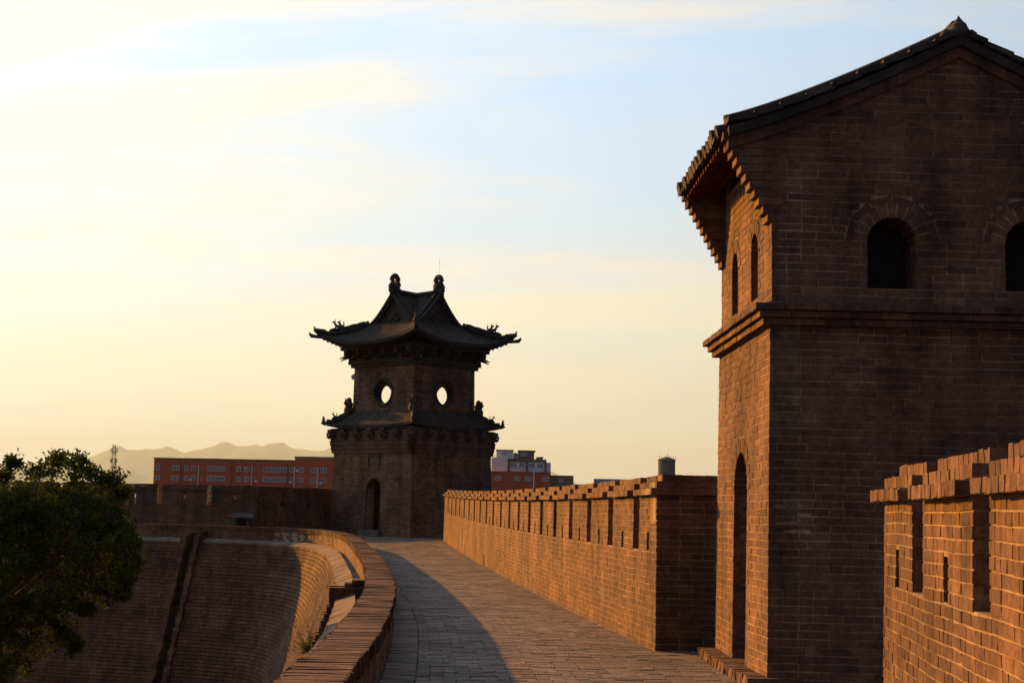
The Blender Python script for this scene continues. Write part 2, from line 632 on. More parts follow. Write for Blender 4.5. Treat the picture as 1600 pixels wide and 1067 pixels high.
# far mountains: ridge lines at several distances with real slopes
mt = MB()
MS = 2.2
for (D, dep, pts, sd) in ((15500, 3500, [(-9000, 60), (-6500, 150), (-5100, 330), (-4500, 430), (-4000, 570), (-3550, 630), (-3300, 600), (-3000, 680), (-2750, 640), (-2450, 680), (-2150, 640), (-1900, 680), (-1600, 600), (-1200, 560), (-600, 640), (0, 600), (350, 460), (700, 300), (1200, 160), (2200, 120), (9000, 100)], 3),
                          (11500, 1500, [(-9000, 60), (-5200, 150), (-4000, 210), (-3300, 330), (-2700, 250), (-2000, 290), (-1300, 210), (-500, 160), (300, 70), (1500, 30), (6000, 20)], 9)):
    xs = np.linspace(-9000, 6000, 220)
    hh = np.interp(xs, *zip(*pts))
    r = np.random.default_rng(sd)
    for f_, a_ in ((0.0045, 22), (0.011, 26), (0.023, 15), (0.05, 8)):
        hh = hh + a_ * np.sin(xs * f_ + r.uniform(0, 6)) * np.clip(hh / 300, 0, 1)
    rows = []
    for t, q in ((-1.0, 0.0), (-0.7, 0.25), (-0.45, 0.5), (-0.2, 0.8), (0, 1.0), (0.5, 0.5), (1, 0)):
        jit = 1 + 0.12 * np.sin(xs * 0.011 + t * 9) * (1 if q not in (0, 1.0) else 0)
        rows.append(np.stack([xs * MS, MS * (np.full_like(xs, D) + t * dep), -9.2 + (hh * .94 * MS + 9) * q * jit], -1))
    mt.grid(np.array(rows), 0.5)
mo = mt.build('mountains', M['mountain'], smooth=True)
prop(mo, 'hazy blue mountain range along the far horizon', 'mountains', kind='structure')


# ------------------------------------------------------------------ path of the inner side of the walkway (right edge of the low parapet)
PTS = np.array([(-1.02, -3), (-1.02, 4), (-1.06, 8), (-1.12, 11), (-1.25, 15.5), (-1.52, 20.6), (-1.8, 24.4), (-2.27, 29.3), (-2.95, 35.5), (-3.78, 42), (-4.7, 48.6), (-5.35, 52.0), (-6.2, 54.7), (-7.6, 56.5), (-9.6, 57.5), (-12, 58.4), (-14.5, 59.3), (-18, 60.5), (-24, 62.5), (-32, 65)], float)


def catmull(P, m=14):
    out = []
    for i in range(len(P) - 1):
        p0, p1, p2, p3 = P[max(i - 1, 0)], P[i], P[i + 1], P[min(i + 2, len(P) - 1)]
        for t in np.linspace(0, 1, m, endpoint=False):
            out.append(0.5 * (2 * p1 + (p2 - p0) * t + (2 * p0 - 5 * p1 + 4 * p2 - p3) * t * t + (3 * p1 - p0 - 3 * p2 + p3) * t ** 3))
    out.append(P[-1])
    return np.array(out)


PATH = catmull(PTS)
SEGL = np.r_[0, np.cumsum(np.linalg.norm(np.diff(PATH, axis=0), axis=1))]
PL = SEGL[-1]
TAN = np.gradient(PATH, SEGL, axis=0)
TAN /= np.linalg.norm(TAN, axis=1)[:, None]


def zpath(y):
    return np.minimum(zf(np.asarray(y, float)), 0.46)


def pmap(batter=0.0):
    """u along the path, v up from the walkway, w towards the town side"""
    def Mp(p):
        p = np.asarray(p, float)
        x = np.interp(p[:, 0], SEGL, PATH[:, 0])
        y = np.interp(p[:, 0], SEGL, PATH[:, 1])
        tx = np.interp(p[:, 0], SEGL, TAN[:, 0])
        ty = np.interp(p[:, 0], SEGL, TAN[:, 1])
        n = np.hypot(tx, ty)
        nx, ny = -ty / n, tx / n
        ww = p[:, 2] - batter * p[:, 1]
        return np.stack([x + nx * ww, y + ny * ww, zpath(y) + p[:, 1]], -1)
    return Mp


def rmap(Mp):
    """the same wall seen from the other side: w points to the walkway, u runs backwards"""
    return lambda p: Mp(np.asarray(p) * np.array([-1, 1, -1]) + np.array([PL, 0, 0]))


def u_at_y(y):
    return float(np.interp(y, PATH[:, 1], SEGL))


PM = pmap()

# ------------------------------------------------------------------ walkway
wk = thing('walkway', (0, 20, 0), 'brick paved walkway along the top of the city wall', 'walkway', kind='structure')


def xl(y):
    return np.interp(y, PATH[:, 1], PATH[:, 0])


def xr(y):
    if y < 11.3: return 2.72 + 0.104 * (y - 11.2)
    if y < 15.3: return 6.0
    if y < 18.5: return 2.75
    if y < 19.2: return 3.4
    if y < 60.5: return 1.86 - 0.1054 * (y - 19.09)
    return 2.0


slab = MB()
yy = np.linspace(-3, 68, 143)
for z_, flip in ((-0.014, True),):
    P = np.array([[(xl(y) - 0.2, y, zf(y) + z_) for y in yy], [(xr(y) + 0.15, y, zf(y) + z_) for y in yy]])
    slab.grid(P, 0.5, flip)
slab.build('bedding', M['joint'], wk)
WM = lambda p: np.stack([p[:, 0], p[:, 1], zf(p[:, 1]) + p[:, 2]], -1)
ly = Lay()
BORD = 0.36
ly.field(lambda v: [(float(xl(v)) + BORD, xr(v))], 3.0, 66.0, course=0.13, joint=0.010, L=0.27, H=0.13, phead=0.25, depth=0.05, proud=0.003, seed=21, wob=0.003, bvr=(0.1, 0.9))
lb = Lay()      # border row of bricks laid square to the parapet
uu = u_at_y(3.0)
r_ = np.random.default_rng(4)
while uu < u_at_y(60):
    lb.rows.append((uu + .005, uu + .15, 0, 0.05 + r_.uniform(-.003, .003), 0, 0, r_.uniform(.1, .8)))
    uu += 0.16
A_ = lb.arr()
A2 = np.stack([A_[:, 0], A_[:, 1], np.full(len(A_), 0.012), np.full(len(A_), BORD - 0.012), np.full(len(A_), -0.05), A_[:, 3] - 0.05, A_[:, 6]], -1)
lb2 = Lay()
lb2.rows = A2.tolist()
BM_ = lambda p: PM(np.stack([p[:, 0], p[:, 2], -p[:, 1]], -1))     # across the walkway from the parapet foot
# note: u along path, v to the right, w up
emit(wk, [(ly, WM), (lb2, BM_)], M['paver'], 300, 'paver', 'paving', mask=lambda x, y, c: (c[:, 0] < 2.6))

# ------------------------------------------------------------------ inner parapet
ip = thing('inner_parapet', tuple(PM(np.array([[u_at_y(20), 0, 0.2]]))[0]), 'low brick parapet curving along the town side of the walkway', 'parapet')
HP, WP = 0.52, 0.40
uA, uB = u_at_y(2.0), u_at_y(63.0)
ue = np.arange(uA, uB, 0.5)
cb = MB()
for a, b in zip(ue[:-1], ue[1:]):
    cb.ubox(PM, a, b + 0.003, -0.05, HP - 0.16, 0.005, WP - 0.005, random.random())
cb.build('rubble_core', M['mortar'], ip)
front = Lay().field(lambda v: [(PL - uB, PL - uA)], 0.0, HP - 0.16, course=0.072, front=0.0, seed=31)
back = Lay().field(lambda v: [(uA, uB)], -0.04, HP - 0.16, course=0.08, front=WP, seed=32)
RM = rmap(PM)
cop = Lay()
u = uA
r_ = np.random.default_rng(8)
while u < uB:
    t = r_.uniform(0.056, 0.068)
    rise = r_.uniform(-0.005, 0.004)
    cop.rows.append((u + .003, u + t - .003, -0.025 + r_.uniform(-.008, .006) + .005 * math.sin(u * 3.1), WP + 0.02 + r_.uniform(-.007, .01), HP - 0.155, HP + rise, r_.uniform(0.1, 0.6)))
    u += t
CM = lambda p: PM(np.stack([p[:, 0], p[:, 2], p[:, 1]], -1))       # u, v across, w up
# keep handedness: swap so that face 0-3 (w1) is the top
emit(ip, [(cop, CM)], M['brick'], 300, 'coping_brick', 'coping')
emit(ip, [(front, RM), (back, PM)], M['brick'], 150, 'brick', 'brickwork')

# ------------------------------------------------------------------ inner face of the city wall, stepped back course by course
iw = thing('city_wall', tuple(PM(np.array([[u_at_y(45), -8.5, 3.5]]))[0]), 'battered inner face of the city wall with stepped brick courses', 'city wall')
BAT, CH = 0.36, 0.128
W0 = 0.92
NC = 58
uW0, uW1 = u_at_y(12.0), u_at_y(64.5)
D1, D2 = None, None
# nearest path positions of the two drains
D1 = float(np.interp(-11.4, PATH[::-1, 0], SEGL[::-1]))
D2 = u_at_y(29.5)
GW, CW = 0.17, 0.20                     # half width of the groove, width of a cheek
core = MB()
ue = np.arange(uW0, uW1, 0.8)
for a, b in zip(ue[:-1], ue[1:]):
    p = np.array([(a, -0.045, W0 - 0.03), (b, -0.045, W0 - 0.03), (b, -0.045, WP - 0.2), (a, -0.045, WP - 0.2), (a, -9.2, W0 + 9.2 * BAT - 0.25), (b, -9.2, W0 + 9.2 * BAT - 0.25), (b, -9.2, WP - 0.2), (a, -9.2, WP - 0.2)])
    p[0, 2] = p[1, 2] = W0 - 0.22
    core.add(PM(p), [(0, 4, 5, 1), (0, 1, 2, 3)], random.random())
core.build('wall_core', M['joint'], iw)
face = Lay()
r_ = np.random.default_rng(77)
for k in range(NC):
    v1 = -0.06 - k * CH
    v0 = v1 - CH
    fw = W0 + BAT * (k + 1) * CH
    band = r_.normal(0, 0.06)
    for (a, b) in cut([(uW0, uW1)], [(D1 - GW, D1 + GW), (D2 - GW, D2 + GW)]):
        u = a
        while u < b - .01:
            ln = r_.choice([0.15, 0.30], p=[.4, .6]) * r_.uniform(.97, 1.03)
            e = min(u + ln, b)
            face.rows.append((u + .004, e - .004, v0 + .003, v1 - .013 + r_.uniform(-.003, .003), fw - 0.17, fw + r_.uniform(-.006, .006), np.clip(r_.uniform(.25, .75) + band, .01, .99)))
            u = e
emit(iw, [(face, PM)], M['brick'], 300, 'brick', 'brick_courses', mask=lambda x, y, c: (x > 300) & (x < 545) & (y < 1000))
# ledge: flat gutter behind a raised kerb
led = Lay()
fil = MB()
for (a, b) in cut([(uW0, uW1)], [(D1 - GW - .1, D1 + GW + .1), (D2 - GW - .1, D2 + GW + .1)]):
    u = a
    while u < b:
        ln = r_.uniform(.14, .17)
        led.rows.append((u + .002, u + ln - .002, WP + .002, 0.60, -0.10, -0.035 + r_.uniform(-.004, .004), r_.uniform(.0, .4)))
        u += ln
    u = a
    while u < b - .01:                      # lime fillet in slightly uneven lengths
        e = min(u + r_.uniform(.5, .9), b)
        j = r_.uniform(-.008, .008, 4)
        p = np.array([(u, 0.05 + j[0], 0.60), (e - .006, 0.05 + j[0], 0.60), (e - .006, -0.075 + j[1], W0 + .05 + j[2]), (u, -0.075 + j[1], W0 + .05 + j[2]), (u, -0.12, 0.60), (e - .006, -0.12, 0.60), (e - .006, -0.13, W0 + .04), (u, -0.13, W0 + .04)])
        fil.hexa(PM(p), r_.uniform(0, 1))
        u = e
fil.build('lime_fillet', M['lime'], iw)
emit(iw, [(led, CM)], M['paver'], 0, 'kerb_brick', 'ledge')


def drain(u0, nm):
    g_ = MB()
    rr = np.random.default_rng(int(u0 * 10))
    top = MB()
    # outlet: stepped hood over a dark plate painted as the mouth's shade
    for s in (-1, 1):
        top.ubox(PM, u0 + s * (GW + 0.11) - 0.11, u0 + s * (GW + 0.11) + 0.11, -0.12, 0.16, WP + 0.0, W0 + 0.16, .2)
        top.ubox(PM, u0 + s * (GW + 0.05) - 0.07, u0 + s * (GW + 0.05) + 0.07, 0.16, 0.23, WP + 0.0, W0 - 0.12, .3)
    top.ubox(PM, u0 - GW - .16, u0 + GW + .16, 0.235, 0.30, WP, W0 - 0.26, .3)
    oo = top.build('drain_spout', M['brick'], iw)
    MB().ubox(PM, u0 - GW + .01, u0 + GW - .01, -0.1, 0.23, WP - 0.01, WP + 0.012, .0).build('drain_mouth_shade', M['joint'], oo)
    for s in (-1, 1):
        ck = MB()
        for k in range(NC):
            v1 = -0.06 - k * CH
            fw = W0 + BAT * (k + 1) * CH
            e = rr.uniform(-.03, .03)
            ck.ubox(PM, u0 + s * (GW + CW / 2) - CW / 2 - e, u0 + s * (GW + CW / 2) + CW / 2 + e, v1 - CH + .004, v1 - .004, fw - .15, fw + 0.11 + rr.uniform(-.012, .012), rr.uniform(.05, .8))
        ck.build('drain_cheek', M['brick'], iw)
    fl = MB()
    for k in range(0, NC, 2):
        v1 = -0.06 - k * CH
        fw = W0 + BAT * (k + 1) * CH - 0.16
        fl.ubox(PM, u0 - GW, u0 + GW, v1 - 2 * CH, v1, fw - .12, fw, .1)
    fl.build('drain_channel', M['joint'], iw)


drain(D1, 'a')
drain(D2, 'b')


# ------------------------------------------------------------------ battlements
def battlement(name, label, origin, dirv, L, nrm, gaps, zb, nobj, camdir, gw=0.42, thick=0.62, BODY=1.21, MER=1.84, LH=(1.21, 1.46), lw=0.15, cat='battlement', mask=None, seed=50, course=0.08, cap_ext=0.09, group=None, loopholes=True, back=False, bl=0.29, taper=0.0):
    o2 = np.array(origin, float)
    dv, nv = np.array(dirv, float), np.array(nrm, float)

    def Mp(p):
        p = np.asarray(p, float)
        ww = p[:, 2] - 0.012 * p[:, 1]
        xy = o2 + p[:, :1] * dv + ww[:, None] * nv
        return np.c_[xy, zb(xy[:, 1]) + p[:, 1] * (1 - taper * p[:, 0])]
    t = thing(name, (*o2, float(zb(o2[1]))), label, cat, group)
    edges = [0.0]
    for c in gaps: edges += [c - gw / 2, c + gw / 2]
    edges.append(L)
    mer = [(edges[i], edges[i + 1]) for i in range(0, len(edges), 2)]
    mer = [(a, b) for a, b in mer if b - a > 0.1]
    mids = [0.5 * (a + b) for a, b in mer if loopholes and b - a > 0.9]

    def iv(v):
        if v < BODY: return [(0, L)]
        out = list(mer)
        if LH[0] <= v <= LH[1]: out = cut(out, [(m - lw / 2, m + lw / 2) for m in mids])
        return out
    body = MB()
    for a in np.arange(0, L, 2.0):
        body.ubox(Mp, a + (.014 if a == 0 else 0), min(a + 2.0, L) + (0.001 if a + 2 < L else 0), -0.1, BODY - .005, -thick, -0.005, random.random())
    body.build('wall_body', M['mortar'], t)
    for (a, b) in mer:
        mb = MB()
        m = 0.5 * (a + b)
        if b - a > 0.9 and loopholes:
            mb.ubox(Mp, a + .01, m - lw / 2 - .008, BODY - .005, LH[1], -thick, -.005)
            mb.ubox(Mp, m + lw / 2 + .008, b - .01, BODY - .005, LH[1], -thick, -.005)
            mb.ubox(Mp, a + .01, b - .01, LH[1], MER, -thick, -.005)
        else:
            mb.ubox(Mp, a + .01, b - .01, BODY - .005, MER, -thick, -.005)
        ea = a - (0.09 if a <= 0 else 0)
        for j in range(3):
            s = cap_ext - 0.09 * j - 0.01
            mb.ubox(Mp, (ea + 0.09 * j if a <= 0 else a) + .012, b - .012, MER + .085 * j + .004, MER + .085 * (j + 1) - .008, -thick - s, s - .002)
        mb.build('merlon', M['mortar'], t)
    f = Lay().field(iv, 0.0, MER, course=course, seed=seed, phead=0.62, L=bl, H=bl * .49)
    sets = [(f, Mp)]
    caps = Lay()
    rr = np.random.default_rng(seed + 1)
    for j in range(3):
        fr = cap_ext - 0.09 * j
        for (a, b) in mer:
            u = (a - 0.09 + 0.09 * j) if a <= 0 else a
            while u < b - .02:
                e = min(u + rr.uniform(.09, .17), b)
                if b - e < .05: e = b
                caps.rows.append((u + .0025, e - .0025, MER + .085 * j + .003 + rr.uniform(-.003, .003), MER + .085 * (j + 1) - .003 + rr.uniform(-.004, .004), fr - .2, fr + rr.uniform(-.004, .002), rr.uniform(.15, .85)))
                u = e
    sets.append((caps, Mp))
    # sides of the gaps and loopholes that face the camera
    sides = []
    for i, (a, b) in enumerate(mer):
        if camdir < 0 and a > 0.01:
            sides.append((a, -1))
        if camdir > 0 and b < L - .01:
            sides.append((b, 1))
    for (ua, s) in sides:
        Ms = (lambda ua, s: (lambda p: Mp(np.stack([ua + s * p[:, 2], p[:, 1], (p[:, 0] - thick) if s > 0 else -p[:, 0]], -1))))(ua, s)
        sd = Lay().field(lambda v: [(0.01, thick - .01)], BODY, MER, course=course, depth=.04, seed=int(ua * 100) % 991, front=-.002)
        sets.append((sd, Ms))
    return t, Mp, sets, mer, f, caps


n2 = lambda v: np.array(v, float) / np.linalg.norm(v)
# the long far battlement on the right of the walkway
d = n2((-0.1054, 1.0))
t_far, Mf, sets, mer, f_, c_ = battlement('battlement', 'long sunlit battlement wall with many merlons running to the corner tower', (1.82, 19.09), d, 41.6, (-d[1], d[0]), [1.42 + 2.0 * k for k in range(20)], zf, 300, -1, seed=60, MER=1.90, taper=0.0019)
# the return at its near end, facing the camera, in shade
rd = np.array([d[1], -d[0]])
RMp = lambda p: np.c_[np.array([1.82, 19.09]) + p[:, :1] * rd + p[:, 2:3] * (-d), zf(19.09) + p[:, 1]]
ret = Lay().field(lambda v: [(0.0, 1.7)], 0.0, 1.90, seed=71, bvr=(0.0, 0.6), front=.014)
mb = MB()
mb.ubox(RMp, 0.02, 1.7, -.1, 1.90, -.5, .009)
rr = np.random.default_rng(3)
rc = Lay()
for j in range(3):
    s = 0.09 - .09 * j
    mb.ubox(RMp, -s + .012, 1.7, 1.90 + .085 * j + .004, 1.90 + .085 * (j + 1) - .008, -.5 - s, s - .012)
    u = -s
    while u < 1.7:
        e = u + rr.uniform(.25, .31)
        rc.rows.append((u + .004, e - .004, 1.90 + .085 * j + .003, 1.90 + .085 * (j + 1) - .003, s - .1, s + rr.uniform(-.006, .006), rr.uniform(0, .6)))
        u = e
mb.build('return_wall', M['mortar'], t_far)
MB().ubox(Mf, 23.6, 23.86, 0.03, 0.34, 0.002, 0.012, 0).build('drain_hole_shade', M['joint'], t_far)  # dark plate on the wall face, coloured as the shade inside a hole
emit(t_far, sets + [(ret, RMp), (rc, RMp)], M['brick'], 300, mask=lambda x, y, c: (x < 1118))

# the near battlement at the right edge
d = n2((-0.104, -1.0))
t_nr, Mn, sets, mer, f_, c_ = battlement('battlement', 'near sunlit battlement at right with deep slots and stepped brick coping', (2.70, 11.2), d, 11.5, (d[1], -d[0]), [1.5 + 2.0 * k for k in range(5)], zf, 300, 1, seed=80, MER=1.775, BODY=1.20, LH=(1.20, 1.45), course=.074, bl=.26)
emit(t_nr, sets, M['brick'], 300)

# ------------------------------------------------------------------ watchtower (right)
wt = thing('watchtower', (4.5, 16.8, 0.0), 'tall brick watchtower with arched door, arched windows and tiled gable roof', 'watchtower')
bd = n2((-0.0213, 1.0))
br = np.array([bd[1], -bd[0]])
BO = np.array([2.54, 15.2])
BWID, BDEP = 3.96, 3.3
LOWT, UPB = 3.56, 3.80


def bmap(side, inset0, z0, lean):
    """side N: the gable face towards the camera, W: the face to the walkway. u along, v up, w out"""
    if side == 'N':
        o, uu, ww = BO + br * inset0 + bd * inset0, br, -bd
    elif side == 'W':
        o, uu, ww = BO + bd * (BDEP - inset0) + br * inset0, -bd, -br
    elif side == 'S':
        o, uu, ww = BO + bd * (BDEP - inset0) + br * (BWID - inset0), -br, bd
    else:
        o, uu, ww = BO + br * (BWID - inset0) + bd * inset0, bd, br
    return lambda p: np.c_[o + np.asarray(p)[:, :1] * uu + (np.asarray(p)[:, 2:3] - lean * np.asarray(p)[:, 1:2]) * ww, z0 + np.asarray(p)[:, 1]]


LEAN = 0.011
lowN, lowW = bmap('N', 0, 0.0, LEAN), bmap('W', 0, 0.0, LEAN)
upN, upW = bmap('N', 0.06, 0.0, 0), bmap('W', 0.06, 0.0, 0)
lowS, lowE = bmap('S', 0, 0.0, LEAN), bmap('E', 0, 0.0, LEAN)
upS, upE = bmap('S', 0.06, 0.0, 0), bmap('E', 0.06, 0.0, 0)
UW, UD = BWID - 0.12, BDEP - 0.12
AX = UW / 2                                  # gable axis in upN coordinates
# roof profile above the gable: half-width from the axis -> height of the brick top
prof_x = np.array([-2.45, -2.1, -1.7, -1.05, -0.6, 0.0])
prof_z = np.array([5.40, 5.46, 5.58, 5.85, 6.06, 6.36])


def gab_z(t): return np.interp(-abs(t), prof_x, prof_z)


def gab_half(z): return float(np.interp(z, prof_z, -prof_x)) if z > 5.46 else AX


DC, DR, DSP, DB = BDEP / 2, 0.415, 1.94, 0.1          # door
winW = [(UD / 2 - 0.62, 0.21), (UD / 2 + 0.62, 0.21)]
winN = [(AX - 0.70, 0.255), (AX + 0.70, 0.255)]
WB, WSPN, WSPW = 3.95, 4.43, 4.46
ins = lambda v: LEAN * v
ivLN = lambda v: [(ins(v), BWID - ins(v))]
ivLW = lambda e: (lambda v: cut([(ins(v), BDEP - ins(v))], arch_hole(v, DC, DB, DSP, DR, e)))


def ivUN(e):
    def iv(v):
        base = [(0, UW)] if v < 5.46 else [(max(0, AX - gab_half(v - .07)), min(UW, AX + gab_half(v - .07)))]
        h = []
        for c, r in winN: h += arch_hole(v, c, WB, WSPN, r, e)
        return cut(base, h)
    return iv


def ivUW(e):
    def iv(v):
        h = []
        for c, r in winW: h += arch_hole(v, c, WB, WSPW, r, e)
        return cut([(0, UD)], h)
    return iv


core = MB()
TH = 0.42
for (Mp, iv, a, b) in ((lowN, ivLN, 0, LOWT), (lowW, ivLW(.09), 0, LOWT), (lowS, ivLN, 0, LOWT), (lowE, lambda v: [(ins(v), BDEP - ins(v))], 0, LOWT), (upN, ivUN(.09), LOWT, 6.34), (upW, ivUW(.09), LOWT, 5.46), (upS, ivUN(0), LOWT, 6.34), (upE, ivUW(0), LOWT, 5.46)):
    f = lambda v, iv=iv: [(p + .004, q - .004) if q - p > .1 else (p, q) for p, q in iv(v)]
    corerows(core, Mp, f, a, b, 0.08, -TH, -0.006)
core.build('wall_core', M['mortar'], wt)
mb = MB()
mb.ubox(upN, 0.3, UW - .3, LOWT - .1, LOWT + .05, -UD + .3, -.3)
mb.build('upper_floor', M['timber'], wt)
sets = [(Lay().field(ivLN, 0.0, LOWT, seed=101, course=0.079, L=.305, bvr=(0.2, 0.65)), lowN),
        (Lay().field(ivLW(0.17), 0.0, LOWT, seed=102, course=0.079, phead=.5), lowW),
        (Lay().field(ivUN(0.235), UPB, 6.34, seed=103, course=0.0785, L=.305, bvr=(0.2, 0.65)), upN),
        (Lay().field(ivUW(0.165), UPB, 5.40, seed=104, course=0.0785, phead=.5), upW)]
emit(wt, sets, M['brick'], 300, mask=lambda x, y, c: ~((x > 1376) & (y > 775 - (x - 1360) * 0.33)))
arch_ring(wt, lowW, DC, DSP, DR, 0.16, 19, M['brick'])
for c, r in winN: arch_ring(wt, upN, c, WSPN, r, 0.15, 11, M['brick'], outer=0.075)
for c, r in winW: arch_ring(wt, upW, c, WSPW, r, 0.155, 10, M['brick'])
# reveals of the door and windows
def jambs(Mq, c, r, vb, vsp, seed, th=TH):
    for sgn in (-1, 1):
        Ms = lambda p: Mq(np.stack([c + sgn * r - sgn * p[:, 2], p[:, 1], -p[:, 0] if sgn < 0 else p[:, 0] - th], -1))
        lj = Lay().field(lambda v: [(0.0, th)], vb, vsp, seed=seed + sgn, depth=.05, front=.004)
        jb = MB()
        jb.boxes(corners(lj.arr(), Ms), lj.arr()[:, 6])
        jb.build('jamb', M['brick'], wt)


jambs(lowW, DC, DR, DB, DSP, 150)
for c, r in winN:
    jambs(upN, c, r, WB, WSPN, 160)
    MB().ubox(upN, c - r - .05, c + r + .05, WB - .05, WSPN + r + .05, -TH - .12, -TH - .06, .1).build('blackout_board', M['timber'], wt)  # board added behind the window to keep the opening black
for c, r in winW:
    jambs(upW, c, r, WB, WSPW, 170)
    MB().ubox(upW, c - r - .05, c + r + .05, WB - .05, WSPW + r + .05, -TH - .12, -TH - .06, .1).build('blackout_board', M['timber'], wt)  # added board, blocks light so the west windows stay dark
# door leaf, set back in the dark
MB().ubox(lowW, DC - DR, DC + DR, DB, DSP + DR, -TH - .12, -TH - .06, .3).build('door', M['timber'], wt)
# string course: three stepped brick bands with a row of tiles on top
for k, (ov, z0, z1) in enumerate(((0.045, LOWT, LOWT + .065), (0.09, LOWT + .07, LOWT + .135), (0.14, LOWT + .14, LOWT + .205))):
    mb = MB()
    rr = np.random.default_rng(k + 40)
    lnz = 0.15 if k == 2 else 0.30
    for Mp, Ln in ((upN, UW), (upW, UD), (upS, UW), (upE, UD)):
        e = 0.06 + ov
        mb.ubox(Mp, -e + .1, Ln + e - .1, z0, z1, -.2, e - .012, .2)
        u = -e
        while u < Ln + e - .02:
            q = min(u + lnz * rr.uniform(.95, 1.05), Ln + e)
            mb.ubox(Mp, u + .003, q - .003, z0 + rr.uniform(0, .004), z1 - rr.uniform(0, .005), e - .16, e + rr.uniform(-.005, .005), rr.uniform(0, .8) * (.5 if k == 2 else 1))
            u = q
    mb.build('string_course', M['brick'], wt, 'stuff')
# sloping fillet above the band
mb = MB()
for Mp, Ln in ((upN, UW), (upW, UD)):
    p = np.array([(-.06, LOWT + .205, .12), (Ln + .06, LOWT + .205, .12), (Ln, UPB + .01, 0.0), (0, UPB + .01, 0.0), (-.06, LOWT + .2, -.1), (Ln + .06, LOWT + .2, -.1), (Ln, UPB, -.1), (0, UPB, -.1)])
    mb.hexa(Mp(p), .1)
mb.build('string_course_fillet', M['brick'], wt)
# stepped corbels at both ends of the two gables
NCB = 11
for gy in (0, 1):
    Mc = upN if gy == 0 else upS
    for side in (-1, 1):
        for k in range(NCB):
            z0 = 4.62 + k * 0.083
            out = 0.045 * (k + 1)
            th = 0.26
            if side < 0:
                a, b = -out, 0.10
            else:
                a, b = UW - 0.10, UW + out
            MB().ubox(Mc, a, b, z0 + .003, z0 + .08, -th + random.uniform(-.01, .01), 0.006 + random.uniform(-.003, .006), random.uniform(.2, .8)).build('corbel_brick', M['brick'], wt)
# roof: slope sheet with rows of round tiles, following the curved profile
EAVE, VER = 2.46, 2.37


def roof_z(t):
    return np.interp(-np.abs(t), [-2.46, -2.02, -1.69, -1.37, -1.04, -.71, -.39, 0], [5.56, 5.66, 5.78, 5.89, 6.03, 6.19, 6.35, 6.56])


def smooth_roof(t):
    t = abs(t)
    return float(5.555 + 1.02 * (max(0, (2.46 - t)) / 2.46) ** 1.22)


